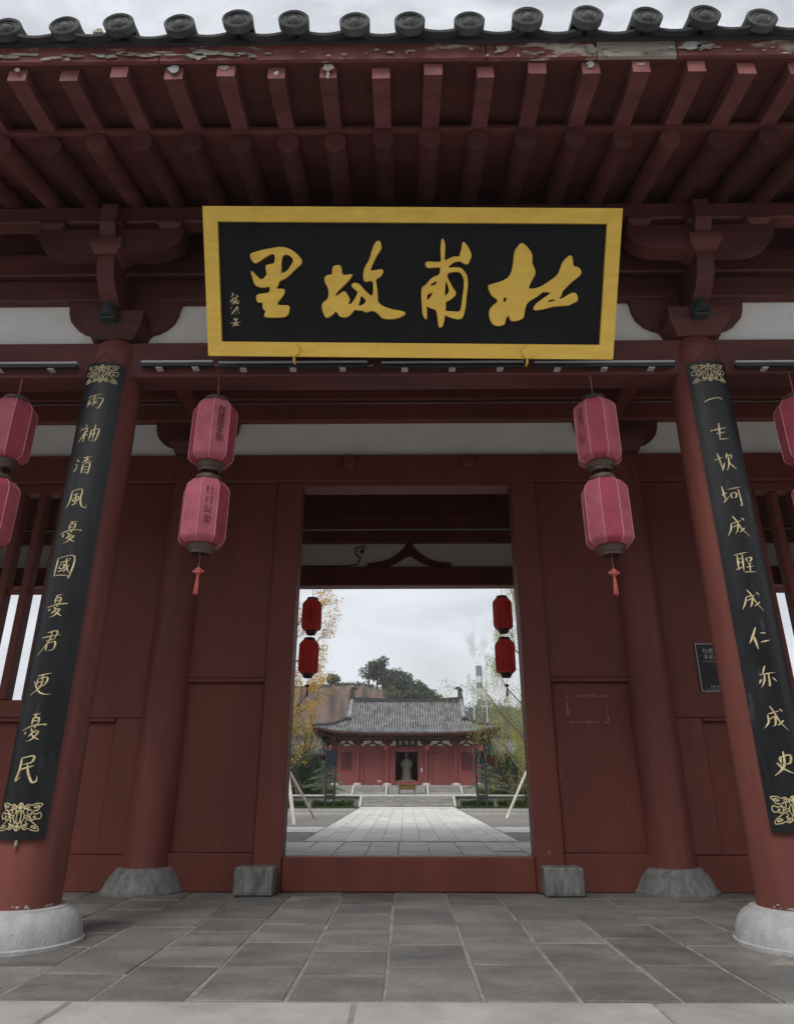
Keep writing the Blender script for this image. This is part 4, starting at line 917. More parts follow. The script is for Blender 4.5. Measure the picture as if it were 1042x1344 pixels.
for s in (-1, 1):
    y = EF+.2
    while y < 2*RY-EF-.15:
        dd = min(y-EF, 2*RY-EF-y, dsk)
        pts = [(X_+s*(ES-dd*i/4), y, roofz(ES-dd*i/4, y)+.02) for i in range(5)]; mt.tube(pts, .042, 6); y += SPC
hp(mt, 'tile_rows', 'halltile', roof, smooth=60, kind='stuff')
# underside and eave edge, rafter ends
def eaveline(s0, n=40): return [(X_-ES+2*ES*i/n, EF, roofz(-ES+2*ES*i/n, EF)) for i in range(n+1)]
mu = MB(); ev = eaveline(0)
for a, b in zip(ev[:-1], ev[1:]):
    mu.add([(a[0],EF-.01,a[2]-.01),(b[0],EF-.01,b[2]-.01),(b[0],EF+.02,b[2]-.085),(a[0],EF+.02,a[2]-.085)], [(0,1,2,3)])
    mu.add([(a[0],EF+.02,a[2]-.085),(b[0],EF+.02,b[2]-.085),(b[0],HY+.1,3.18),(a[0],HY+.1,3.18)], [(0,1,2,3)])
hp(mu, 'eave_board', 'reddark', roof)
mr_ = MB()
for k in range(-27, 28):
    x = k*.165; z = roofz(x, EF); mr_.tube([(X_+x, EF+.03, z-.12), (X_+x, HY, z+.08-.1)], .034, 6)
hp(mr_, 'rafter_ends', 'reddark', roof, kind='stuff')
for s in (-1, 1):
    hp(MB().yz([(EF+dsk, prf(dsk)-.05), (RY, prf(RY-EF)-.02), (2*RY-EF-dsk, prf(dsk)-.05)], X_+s*XG-.03, X_+s*XG+.03), 'gable', 'hallred', roof)
    # vertical ridge down the gable edge, hip ridge to the corner
    pts = [(X_+s*(XG+.0), EF+1.45+(RY-EF-1.45)*i/8, prf(1.45+(RY-EF-1.45)*i/8)+.10) for i in range(9)]
    hp(MB().tube(pts, [.12]*9, 8), 'gable_ridge', 'halltile', roof, smooth=60)
    hp(MB().lathe(X_+s*XG, EF+1.40, [(.06,prf(1.4)+.02),(.10,prf(1.4)+.10),(.09,prf(1.4)+.19),(.03,prf(1.4)+.26)], 10), 'ridge_end', 'ridge', roof)
    pts = [(X_+s*(XG+dsk*t/8), EF+dsk*(1-t/8), roofz(XG+dsk*t/8, EF+dsk*(1-t/8))+.085) for t in range(9)]
    hp(MB().tube(pts, [.095]*8+[.07], 8), 'hip_ridge', 'ridge', roof, smooth=60)
    pts = [(X_+s*(XG+dsk*t/8), 2*RY-EF-dsk*(1-t/8), roofz(XG+dsk*t/8, EF+dsk*(1-t/8))+.085) for t in range(9)]
    hp(MB().tube(pts, [.095]*8+[.07], 8), 'hip_ridge', 'ridge', roof, smooth=60)
    # corner beam under the eave tip
    hp(MB().tube([(X_+s*3.4, HY+.1, 2.95), (X_+s*(ES-.03), EF+.06, roofz(ES, EF)-.14)], [.10,.07], 6), 'corner_beam', 'reddark', roof)
zr = prf(RY-EF)
rpts = [(X_-2.98+5.96*i/12, RY, zr+.09+.10*abs(i/6-1)**2.2) for i in range(13)]
mrg = MB()
for a, b in zip(rpts[:-1], rpts[1:]):
    mrg.add([(a[0],RY-.10,a[2]-.16),(b[0],RY-.10,b[2]-.16),(b[0],RY-.10,b[2]+.10),(a[0],RY-.10,a[2]+.10),(a[0],RY+.10,a[2]-.16),(b[0],RY+.10,b[2]-.16),(b[0],RY+.10,b[2]+.10),(a[0],RY+.10,a[2]+.10)],
            [(0,1,2,3),(7,6,5,4),(3,2,6,7)])
hp(mrg, 'main_ridge', 'ridge', roof)
tailp = [(0,-.25),(.22,-.25),(.20,.10),(.16,.30),(.19,.48),(.10,.60),(-.02,.66),(-.15,.64),(-.25,.55),(-.20,.52),(-.12,.54),(-.06,.47),(-.07,.30),(-.08,.05)]
for s in (-1, 1):
    hp(MB().xz([(X_+s*(2.86+a), zr+.16+z) for a, z in tailp], RY-.11, RY+.11), 'ridge_ornament', 'ridge', roof)
# hall signboard, lanterns, statue, stand, small notices
t = thing('hall_signboard', (X_, HY-.2, 2.54), 'black signboard with three pale characters over the hall door', 'plaque')
MB().box(X_-.53, X_+.53, HY-.26, HY-.19, 2.53, 2.84, .01).build('panel', M['black'], t)
for i, ch in enumerate('堂聖詩'):
    vs, fs = text_mesh(ch, .21); MB().add([(X_-.30+.30*i+a, HY-.263, 2.685+b) for a, b, c in vs], fs).build('character', M['goldline'], t)
names = ('leftmost', 'second from left', 'third from left', 'rightmost')
for x, nm in zip((-3.75, -1.02, 1.0, 3.65), names):
    t = thing('hall_lantern', (X_+x, HY-.35, 2.25), 'small red lantern under the eaves of the red hall, %s of four' % nm, 'lantern', 'small lanterns on the red hall')
    MB().lathe(X_+x, HY-.33, [(.06,2.32),(.10,2.36),(.11,2.45),(.10,2.54),(.06,2.58)], 8, False).build('cloth', M['tassel'], t)
    MB().lathe(X_+x, HY-.33, [(.055,2.58),(.055,2.61)], 8).lathe(X_+x, HY-.33, [(.055,2.29),(.055,2.32)], 8).tube([(X_+x, HY-.33, 2.6), (X_+x, HY-.33, 2.80)], .006, 5).build('rim', M['lrim'], t)
# statue: robed standing figure on a plinth
t = thing('statue', (X_, 36.9, T2), 'pale stone statue of a robed standing figure inside the hall doorway', 'statue')
MB().box(X_-.42, X_+.42, 36.55, 37.25, T2, .98, .02).build('pedestal', M['step'], t)
sec = [(a*.80, b*.85, z) for a, b, z in [(.34,.24,.981),(.335,.235,1.05),(.30,.21,1.25),(.27,.19,1.45),(.265,.19,1.60),(.27,.19,1.72),(.265,.175,1.82),(.235,.155,1.90),(.15,.12,1.955),(.072,.075,1.985),(.068,.072,2.01),(.083,.09,2.04),(.092,.10,2.09),(.088,.098,2.14),(.075,.085,2.18),(.082,.085,2.19),(.075,.075,2.25),(.04,.05,2.285)]]
ms = MB(); n = 26; vs = []
for i, (a, b, z) in enumerate(sec):
    for k in range(n):
        th = 2*math.pi*k/n; f = 1 + (.045*math.sin(9*th) if z < 1.6 else 0)
        # sleeves meeting in front of the chest
        fr_ = max(0, -math.sin(th)) if 1.50 < z < 1.85 else 0
        vs.append((X_+a*f*math.cos(th), 36.9+b*f*math.sin(th)-.09*fr_*math.exp(-((z-1.68)/.09)**2), z))
fs = [(i*n+k, i*n+(k+1) % n, (i+1)*n+(k+1) % n, (i+1)*n+k) for i in range(len(sec)-1) for k in range(n)] + [tuple((len(sec)-1)*n+k for k in range(n)), tuple(range(n))[::-1]]
ms.add(vs, fs)
for s in (-1, 1): ms.tube([(X_+s*.19, 36.9, 1.86), (X_+s*.23, 36.84, 1.66), (X_+s*.16, 36.70, 1.62), (X_+s*.03, 36.67, 1.66)], [.075,.085,.085,.05], 10)
ms.tube([(X_+.10, 36.74, 1.60), (X_+.12, 36.72, 1.35), (X_+.11, 36.74, 1.15)], [.07,.055,.02], 8).tube([(X_-.10, 36.74, 1.60), (X_-.12, 36.72, 1.35), (X_-.11, 36.74, 1.15)], [.07,.055,.02], 8)
ms.tube([(X_, 36.82, 2.01), (X_, 36.80, 1.93), (X_, 36.79, 1.86)], [.035,.03,.008], 6)
ms.build('figure', M['statue'], t, smooth=60)
t = thing('incense_stand', (X_, 31.05, T1), 'low gilded bronze incense trough on legs before the hall steps', 'incense burner')
MB().box(X_-.36, X_+.36, 30.9, 31.2, T1+.20, T1+.38, .02).box(X_-.40, X_+.40, 30.87, 31.23, T1+.381, T1+.42, .01).build('trough', M['bronze'], t)
for s in (-1, 1):
    for yy in (30.93, 31.17):
        MB().tube([(X_+s*.31, yy, T1+.21), (X_+s*.35, yy, T1+.13), (X_+s*.30, yy, T1+.06), (X_+s*.34, yy, T1+.004)], [.035,.03,.022,.028], 8).build('leg', M['bronze'], t)
    MB().tube([(X_+s*.38, 31.05, T1+.30), (X_+s*.46, 31.05, T1+.36), (X_+s*.44, 31.05, T1+.48)], .018, 6).build('handle', M['bronze'], t)
for k in range(5):
    x = X_-.26+.13*k; MB().box(x-.035, x+.035, 30.893, 30.899, T1+.25, T1+.34).build('relief', M['bronze'], t)
t = thing('wall_notice', (X_-1.38, HY+.02, .86), 'small pale notice on the closed left door of the red hall', 'sign')
MB().box(X_-1.44, X_-1.26, wy0+.034, wy0+.048, .86, .96, .003).build('panel', M['whiteplastic'], t)
MB().box(X_-1.42, X_-1.28, wy0+.030, wy0+.0335, .885, .925).build('print', M['tassel'], t)
MB().box(X_+.69, X_+.77, wy0-.03, wy0-.004, 1.34, 1.52, .01).build('switch_box', M['whiteplastic'], base=(X_+.73, wy0-.01, 1.34), label='small white box on the red wall right of the hall door', cat='box')

# side galleries
for s, lb in ((-1, 'low tiled gallery running left from the red hall'), (1, 'low tiled gallery running right from the red hall')):
    t = thing('side_gallery', (X_+s*9, 38.2, T2), lb, 'building')
    def sx(a, b): return (X_+s*a, X_+s*b) if s > 0 else (X_+s*b, X_+s*a)
    a, b = sx(4.0, 16)
    MB().box(a, b, 38.2, 39.8, T2, 2.25).build('wall', M['hallred'], t)
    MB().box(a, b, 38.15, 38.199, 2.10, 2.26).build('beam', M['reddark'], t)
    def gz(y): d = y-37.3; return 2.18 + .42*d + .05*d*d
    r = MB().grid(2, 6, lambda u, v: (a+(b-a)*u, 37.3+1.7*v, gz(37.3+1.7*v))).grid(2, 6, lambda u, v: (a+(b-a)*u, 40.7-1.7*v, gz(37.3+1.7*v))).build('roof', M['pantile'], t)
    m = MB(); k = 0
    while True:
        x = 4.05 + k*.15
        if x > 12: break
        m.tube([(X_+s*x, 37.27+1.73*i/5, gz(37.3+1.7*i/5)+.02) for i in range(6)], .045, 6); k += 1
    m.build('tile_rows', M['halltile'], r, smooth=60, kind='stuff')
    MB().box(a, b, 38.88, 39.12, gz(39)-.08, gz(39)+.22, .02).build('ridge', M['ridge'], r)
    MB().yz([(37.32,gz(37.32)-.01),(37.32,gz(37.32)-.09),(38.2,2.12),(38.2,2.2)], a, b).build('eave_board', M['reddark'], r)

# ------------------------------------------------------------------ metal frames in front of the hall
def rack(x0, x1, y, z0, lean, label, panels, foot):
    t = thing('metal_frame', ((x0+x1)/2, y, z0), label, 'frame stand', 'dark metal frames before the terrace')
    for x, dx in ((x0, lean), (x1, lean*.4)):
        MB().tube([(x, y, z0), (x+dx, y, 2.08)], .045, 6).build('post', M['metal'], t)
    for z in (.42, 1.02, 1.42):
        MB().box(x0-.01, x1+.01, y-.02, y+.02, z-.018, z+.018, .003).build('rung', M['metal'], t)
    for (xa, xb, za, zb) in panels:
        MB().box(xa, xb, y-.06, y-.034, za, zb, .006).build('board', M['panelblue'], t)
    MB().box(x0-.16, x1+.12, y-.2, y+.2, z0-.001, z0+.018, .004).build('base_plate', M['metal'], t)
    MB().box(x0+.0, x1-.0, y-.03, y+.03, z0+.28, z0+.42, .01).build('battery_box', M['metal'], t)
rack(-3.03, -2.70, 28.0, -.008, 0, 'dark metal frame with blue black board left of the lower steps', [(-3.08,-2.62,1.46,2.0),(-2.90,-2.66,2.01,2.12)], 0)
rack(2.72, 3.06, 27.9, -.008, -.06, 'dark metal frame with narrow blue board right of the lower steps', [(2.64,3.06,1.55,1.72),(2.62,2.84,1.75,2.02)], 0)
# ------------------------------------------------------------------ plants
def leaf(mb, p, s, q, asp=.5, droop=0, mi=0):
    d = Vector((q.gauss(0,1), q.gauss(0,1), q.gauss(0,.7)-droop)).normalized()
    e = d.cross(Vector((q.gauss(0,1), q.gauss(0,1), q.gauss(0,1)))).normalized()*s*asp
    p = Vector(p); d = d*s
    mb.add([p-d*.5, p+e*.5, p+d*.5, p-e*.5], [(0,1,2,3)], mi)
def clump_leaves(mb, centres, n, s, q, asp=.5, droop=0):
    for (c, r) in centres:
        c = Vector(c)
        for i in range(n):
            v = Vector((q.gauss(0,1), q.gauss(0,1), q.gauss(0,1))).normalized()*(q.random()**.45)
            leaf(mb, (c.x+v.x*r[0], c.y+v.y*r[1], c.z+v.z*r[2]), s*q.uniform(.6,1.3), q, asp, droop)
def bush(name, x, y, z, rx, ry, rz_, n, s, m, label, cat, group, seed, base=True):
    q = random.Random(seed); t = thing(name, (x, y, z), label, cat, group)
    cs = []
    for i in range(16):
        v = Vector((q.gauss(0,1), q.gauss(0,1), abs(q.gauss(0,1)))).normalized()
        cs.append(((x+v.x*rx*.62, y+v.y*ry*.62, z+rz_*.25+v.z*rz_*.58), (rx*.40, ry*.40, rz_*.34)))
    mb = MB(); clump_leaves(mb, cs, n//16, s, q); mb.build('foliage', M[m], t)
    st_ = MB()
    for i in range(5):
        a = q.uniform(0, 6.28); st_.tube([(x+.04*math.cos(a), y+.04*math.sin(a), z-.01), (x+rx*.25*math.cos(a), y+ry*.25*math.sin(a), z+rz_*.4), (x+rx*.45*math.cos(a), y+ry*.45*math.sin(a), z+rz_*.8)], [.03,.022,.01], 5)
    st_.build('stems', M['bark'], t)
# dark rounded shrubs beside the hall
for x, y, rx, rz_, lb in ((-4.55, 31.1, .95, 1.55, 'large dark green shrub left of the red hall, nearest the doorway edge'), (-4.15, 33.0, .70, 1.35, 'dark green shrub tucked beside the left end of the red hall'), (4.50, 31.1, .95, 1.55, 'large dark green shrub right of the red hall, nearest the doorway edge'), (5.5, 32.6, .85, 1.6, 'dark green shrub behind the right trunk prop')):
    bush('shrub', x, y, T1 if y < 32 else T2, rx, rx, rz_, 9600, .062, 'lgreen', lb, 'shrub', 'dark shrubs beside the red hall', int(x*100)+900)
# layered cloud pines
def pine(x, y, z, h, s, label, seed):
    q = random.Random(seed); t = thing('cloud_pine', (x, y, z), label, 'pine tree', 'cloud pines before the red hall')
    MB().tube([(x, y, z-.02), (x+.05*s, y, z+h*.4), (x-.03*s, y, z+h*.75), (x, y, z+h)], [.06,.05,.035,.015], 7).build('trunk', M['bark'], t)
    for i in range(8):
        f = i/7; zz = z+h*(.22+.75*f); rr = .58*(1-f)**.8+.16; side = (-1 if i % 2 else 1)
        cx = x + (side*q.uniform(.25,.5)*(1-f*.8) - .06*s)*.75; lb_ = MB()
        for k in range(360):
            a = q.uniform(0, 6.28); r_ = rr*math.sqrt(q.random()); px, py = cx+r_*math.cos(a), y+r_*.8*math.sin(a)
            leaf(lb_, (px, py, zz + .09*(1-(r_/rr)**2) - abs(px-x)*.16 + q.gauss(0,.018)), .075*q.uniform(.7,1.3), q, .35)
        lb_.build('needle_tier', M['lpine'], t)
        MB().tube([(x, y, zz-.06), ((x+cx)/2, y, zz-.03), (cx+side*rr*.4, y, zz-.09)], [.025,.018,.008], 5).build('branch', M['bark'], t)
pine(-3.35, 30.3, T1, 1.28, -1, 'layered green pine behind the left metal frame', 31)
pine(3.42, 30.5, T1, 1.18, 1, 'layered green pine behind the right metal frame', 32)
# clipped hedges
def hedge(x0, x1, y0, y1, z0, z1, label, seed, n=1500):
    q = random.Random(seed); t = thing('hedge', ((x0+x1)/2, (y0+y1)/2, z0), label, 'hedge', 'low clipped hedges')
    MB().box(x0+.06, x1-.06, y0+.06, y1-.06, z0, z1-.09).build('core', M['lhedge'], t)
    mb = MB()
    for i in range(n):
        px, py, pz = q.uniform(x0, x1), q.uniform(y0, y1), q.uniform(z0, z1)
        f = q.randrange(3)
        if f == 0: py = y0+q.random()*.08
        elif f == 1: pz = z1-q.random()*.1 + .04*math.sin(px*5)
        leaf(mb, (px, py, pz), q.uniform(.05,.095), q, .55)
    mb.build('foliage', M['lhedge'], t)
hedge(-4.9, -3.75, 28.32, 28.75, -.01, .22, 'low hedge left of the left metal frame', 1)
hedge(-3.6, -1.98, 28.35, 28.75, -.01, .20, 'low hedge between the left metal frame and the lower steps', 2)
hedge(2.12, 3.4, 28.35, 28.75, -.01, .22, 'low hedge between the lower steps and the right metal frame', 3)
hedge(3.5, 4.6, 28.32, 28.75, -.01, .24, 'low hedge right of the right metal frame', 4)
hedge(-5.6, -3.0, 31.6, 32.1, T1, .70, 'hedge along the hall platform left of the upper steps', 5)
hedge(3.1, 5.9, 31.6, 32.1, T1, .68, 'hedge along the hall platform right of the upper steps', 6)
bush('shrub', 4.62, 28.0, -.01, .30, .30, .55, 900, .07, 'lhedge', 'small round green bush by the right trunk prop', 'shrub', None, 77)
# grass strip tufts on the lawns
mb = MB(); q = random.Random(8)
for i in range(5200):
    s = q.choice((-1, 1)); px = HX+s*q.uniform(1.85, 5.5); py = q.uniform(26.45, 28.28); h = q.uniform(.03,.075); a = q.uniform(0, 3.14)
    dx, dy = math.cos(a)*.008, math.sin(a)*.008
    mb.add([(px-dx, py-dy, -.012), (px+dx, py+dy, -.012), (px+q.gauss(0,.02), py+q.gauss(0,.02), h)], [(0,1,2)])
mb.build('lawn_blades', M['lhedge'], kind='stuff', label='short green grass blades on the lawn strips', cat='grass')

# trees with props near the doorway
def limb(mb, p, d, ln, r, q, depth, tips, up=.12, spread=.5):
    P = [Vector(p)]; d = Vector(d).normalized(); n = 5
    for i in range(n):
        d = (d + Vector((q.gauss(0,.10), q.gauss(0,.10), up*.3+q.gauss(0,.06)))).normalized(); P.append(P[-1]+d*ln/n)
    mb.tube(P, [r*(1-.62*i/n) for i in range(n+1)], 5 if depth < 2 else 7)
    tips += P[2:] if depth <= 1 else P[4:]
    if depth == 0: return
    for k in range(3 if depth > 1 else 4):
        i = q.randint(1, n) if depth < 3 else q.randint(2, n)
        a = d.cross(Vector((q.gauss(0,1), q.gauss(0,1), q.gauss(0,1)))).normalized()
        limb(mb, P[i], d + a*spread*q.uniform(.7,1.4), ln*q.uniform(.5,.72), r*(1-.62*i/n)*.6, q, depth-1, tips, up, spread)
def tree(name, x, y, h, r, m, nl, ls, seed, label, wrap=True, asp=.4, droop=0., lean=(0,0), spread=.55, depth=3, up=.12, first=.32, strands=0):
    q = random.Random(seed); t = thing(name, (x, y, 0), label, 'tree', None)
    tr = MB(); tips = []
    tp = [(x, y, -.05), (x+lean[0]*.1, y+lean[1]*.1, h*.25), (x+lean[0]*.35, y+lean[1]*.35, h*.6), (x+lean[0], y+lean[1], h)]
    pts = crom([Vector(p) for p in tp], 5); tr.tube(pts, [r*(1-.80*i/(len(pts)-1)) for i in range(len(pts))], 9)
    for k in range(13):
        f = first + (1-first)*k/13; p = pts[int(f*(len(pts)-1))]; a = k*2.4+q.uniform(-.4,.4)
        limb(tr, p, (math.cos(a), math.sin(a), q.uniform(.5,1.1)), h*q.uniform(.22,.34)*(1.15-f*.5), r*.42*(1.1-f*.6), q, depth-1, tips, up, spread)
    tr.build('trunk', M['bark'], t, smooth=60)
    if wrap: MB().lathe(x, y, [(r*1.12, 0), (r*1.10, .5), (r*1.02, 1.12)], 12).build('trunk_wrap', M['wrap'], t, smooth=60)
    lv = MB()
    for i in range(nl):
        p = q.choice(tips); s = ls*q.uniform(.6,1.3)
        leaf(lv, (p.x+q.gauss(0,ls*1.1), p.y+q.gauss(0,ls*1.1), p.z+q.gauss(0,ls*1.1)-droop*q.random()), s, q, asp, droop)
    for i in range(strands):
        p = Vector(q.choice(tips)); ln = q.uniform(.35,1.1); dx, dy = q.gauss(0,.12), q.gauss(0,.12); n = int(ln/.055)
        for k in range(n):
            f = k/n; c = (p.x+dx*math.sin(f*1.5), p.y+dy*math.sin(f*1.5), p.z+.06*math.sin(f*3)-ln*f)
            for j in range(2): leaf(lv, (c[0]+q.gauss(0,.018), c[1]+q.gauss(0,.018), c[2]+q.gauss(0,.02)), ls*q.uniform(.6,1.2), q, .22, .9)
    lv.build('leaves', M[m], t)
    return t
def prop(x0, y0, x1, y1, z1, r, label):
    t = thing('support_pole', (x0, y0, 0), label, 'support pole', 'pale support poles round the young trees')
    MB().tube([(x0, y0, -.03), ((x0+x1)/2, (y0+y1)/2, z1/2), (x1, y1, z1)], [r, r*.95, r*.9], 8).build('pole', M['prop'], t, smooth=50)
    MB().tube([(x1-.012*(x1-x0), y1, z1*.955), (x1, y1, z1*.972)], r*1.12, 8).build('tie', M['metal'], t)
tree('autumn_tree', -3.05, 18.2, 5.6, .085, 'lyellow', 10000, .062, 51, 'young tree with sparse yellow autumn leaves at the left of the doorway view', lean=(.1,.2), spread=.6)
prop(-2.52, 16.9, -2.93, 18.05, 1.18, .044, 'pale support pole leaning to the left young tree, nearest the gate')
prop(-2.93, 19.4, -2.98, 18.32, 1.18, .044, 'pale upright support pole behind the left young tree')
prop(-2.42, 19.9, -2.96, 18.30, 1.20, .034, 'thin support pole slanting right from the left young tree')
tree('willow_tree', 3.50, 20.4, 6.2, .10, 'lwillow', 5000, .065, 52, 'yellow green young willow at the right of the doorway view', asp=.3, droop=.2, lean=(.2,.1), spread=.7, strands=900, first=.2)
prop(2.70, 20.1, 3.36, 20.35, 1.17, .040, 'pale support pole leaning to the right young tree')
prop(4.2, 20.9, 3.58, 20.5, 1.17, .036, 'pale support pole on the far side of the right young tree')
tree('willow_tree', 5.2, 26.5, 6.0, .10, 'lwillow', 5000, .07, 53, 'yellow green willow behind the right young tree', wrap=False, asp=.3, droop=.2, spread=.7, strands=900, first=.2)
tree('autumn_tree', -5.2, 24.5, 5.2, .08, 'lyellow', 4200, .07, 54, 'young tree with yellow leaves standing further back at left', wrap=False)
# tall dry reeds / bamboo by the left gallery
for i, (x, y, h, lb) in enumerate(((-5.0, 36.2, 2.6, 'pale feathery bamboo clump beside the left gallery roof'), (-6.2, 36.4, 3.0, 'taller pale feathery bamboo clump above the left gallery'))):
    q = random.Random(60+i); t = thing('bamboo', (x, y, T2), lb, 'bamboo', 'pale bamboo clumps behind the left shrubs'); sm = MB(); lv = MB()
    for k in range(34):
        a = q.uniform(0, 6.28); l = h*q.uniform(.65,1.1); o = q.uniform(.1,.9)
        P = [Vector((x+.25*math.cos(a), y+.25*math.sin(a), T2)), Vector((x+o*.4*math.cos(a), y+o*.4*math.sin(a), T2+l*.6)), Vector((x+o*math.cos(a), y+o*math.sin(a), T2+l))]
        C = crom(P, 5); sm.tube(C, .012, 4)
        for c in C[4:]:
            for j in range(9): leaf(lv, (c.x+q.gauss(0,.1), c.y+q.gauss(0,.1), c.z+q.gauss(0,.1)), .15*q.uniform(.6,1.3), q, .16, .3)
    sm.build('canes', M['lreed'], t); lv.build('leaves', M['lreed'], t)

# ------------------------------------------------------------------ hills, far wood, chimney
def hillmat():
    m = bpy.data.materials.new('hill_slope'); m.use_nodes = True; t = m.node_tree; N = t.nodes; K = t.links.new; b = N['Principled BSDF']; b.inputs['Roughness'].default_value = .95; b.inputs['Specular IOR Level'].default_value = .1
    g = N.new('ShaderNodeNewGeometry'); sp = N.new('ShaderNodeSeparateXYZ'); K(g.outputs['True Normal'], sp.inputs[0])
    mp = N.new('ShaderNodeMapping'); mp.inputs['Scale'].default_value = (1,1,.25); K(g.outputs['Position'], mp.inputs['Vector'])
    n1 = N.new('ShaderNodeTexNoise'); n1.inputs['Scale'].default_value = .35; n1.inputs['Detail'].default_value = 8; K(mp.outputs[0], n1.inputs['Vector'])
    n2 = N.new('ShaderNodeTexNoise'); n2.inputs['Scale'].default_value = .5; n2.inputs['Detail'].default_value = 6; K(g.outputs['Position'], n2.inputs['Vector'])
    r1 = N.new('ShaderNodeValToRGB'); e = r1.color_ramp.elements; e[0].position = .35; e[0].color = (.105,.080,.068,1); e[1].position = .68; e[1].color = (.22,.158,.125,1); K(n1.outputs['Fac'], r1.inputs[0])
    r2 = N.new('ShaderNodeValToRGB'); e = r2.color_ramp.elements; e[0].position = .35; e[0].color = (.055,.07,.035,1); e[1].position = .65; e[1].color = (.14,.14,.065,1); K(n2.outputs['Fac'], r2.inputs[0])
    mr = N.new('ShaderNodeMapRange'); mr.inputs['From Min'].default_value = .45; mr.inputs['From Max'].default_value = .75; K(sp.outputs[2], mr.inputs['Value'])
    mx = N.new('ShaderNodeMix'); mx.data_type = 'RGBA'; K(mr.outputs[0], mx.inputs['Factor']); K(r1.outputs[0], mx.inputs['A']); K(r2.outputs[0], mx.inputs['B']); K(mx.outputs['Result'], b.inputs['Base Color']); return m
M['hill'] = hillmat()
from mathutils import noise as mn
def sstep(a, b, x): t = min(1, max(0, (x-a)/(b-a))); return t*t*(3-2*t)
def hz(x, y):
    n = mn.noise(Vector((x*.07, y*.07, 1.3)))*1.1 + mn.noise(Vector((x*.3, y*.3, 4)))*.35
    slope = sstep(75, 122, y)*(9.0 + .9*sstep(10, -25, x))            # lower green slope
    mask = sstep(9.5, 2.5, x)                                  # plateau on the left
    top = 17.9 + .012*x
    wob = mn.noise(Vector((x*.25, 2.2, 0)))*1.8 + mn.noise(Vector((x*1.1, 5.2, 0)))*1.7
    wob += mn.noise(Vector((x*2.3, y*.3, 7)))*1.1
    pl_ = sstep(124+wob, 126.8+wob, y)*(top-9.9)*sstep(2.5, -8.5, x)        # earth cliff
    r = sstep(117, 128, y)*6.0*sstep(11, 4, x)*(1-sstep(2.5,-8.5,x))
    return slope*sstep(30, 12, abs(x)-12 if abs(x) > 24 else 0) + pl_ + r*1.0 + n*sstep(75, 110, y) - .6
MB().grid(300, 150, lambda a, b: (-75+150*a, 72+90*b, hz(-75+150*a, 72+90*b))).build('hill', M['hill'], kind='structure', smooth=180)
def hz2(x, y):
    return (23.5 + 5*mn.noise(Vector((x*.012, 3, 0))) )*sstep(170, 255, y)*sstep(-40, 25, x) - 1 + 1.5*mn.noise(Vector((x*.06, y*.06, 9)))
MB().grid(90, 40, lambda a, b: (-60+300*a, 165+150*b, hz2(-60+300*a, 165+150*b))).build('hill', M['hill'], kind='structure', smooth=180)
fw = MB(); q = random.Random(90)
for i in range(900):
    x = q.uniform(5, 60); y = q.uniform(195, 262); z = hz2(x, y); r = q.uniform(1.1, 2.4)
    for k in range(26):
        v = Vector((q.gauss(0,1), q.gauss(0,1), q.gauss(0,1))).normalized()*r*q.random()**.4
        leaf(fw, (x+v.x, y+v.y, z+r*.8+v.z), q.uniform(.6,1.0), q, .6)
fw.build('far_wood', M['lhill'], kind='stuff', label='hazy dark wood covering the far hill on the right', cat='wood')
# trees standing on the near hill
q = random.Random(91)
def hilltree(x, y, h, w_, m, label, nl=900):
    z = hz(x, y); t = thing('hill_tree', (x, y, z), label, 'tree', 'trees on the hill')
    MB().tube([(x, y, z-.3), (x+.1, y, z+h*.4), (x, y, z+h*.8)], [.22,.15,.05], 6).build('trunk', M['bark'], t)
    cs = []
    for i in range(9):
        v = Vector((q.gauss(0,1), q.gauss(0,1), q.gauss(0,.9))).normalized(); cs.append(((x+v.x*w_*.55, y+v.y*w_*.55, z+h*.58+v.z*h*.28), (w_*.5, w_*.5, h*.20)))
    mb = MB(); clump_leaves(mb, cs, nl//9, .45, q, .6); mb.build('crown', M[m], t)
hl = [(-13.3,128.5,2.6,1.5,'lhill','lone round tree on the flat hilltop left of the hall roof'), (-3.2,123,4.0,2.2,'lhill2','bright green tree on the slope below the hill crest'), (-5.2,124.5,3.2,1.9,'lhill','dark tree at the foot of the cliff end')]
ordn = ('first', 'second', 'third', 'fourth', 'fifth', 'sixth', 'seventh', 'eighth', 'ninth', 'tenth', 'eleventh')
for i in range(11):      # band of trees along the falling crest, in order from the cliff
    x = -6.4 + i*1.12 + q.uniform(-.2,.2)
    hl.append((x, 129-.18*i+q.uniform(-1,1), (5.0,5.6,5.9,5.4,5.2,4.6,4.8,4.3,4.2,3.6,3.0)[i]*q.uniform(.92,1.08), q.uniform(1.9,2.5), 'lhill', 'dark tree of the wooded hill crest, %s from the earth cliff' % ordn[i]))
for i in range(7):       # lower rank in front
    x = -3.6 + i*1.35
    hl.append((x, 124.5+q.uniform(-.8,.8), q.uniform(3.0,4.2), q.uniform(1.7,2.2), 'lhill2' if i == 1 else 'lhill', 'tree of the lower rank below the hill crest, %s from the cliff' % ordn[i]))
for a in hl: hilltree(*a)
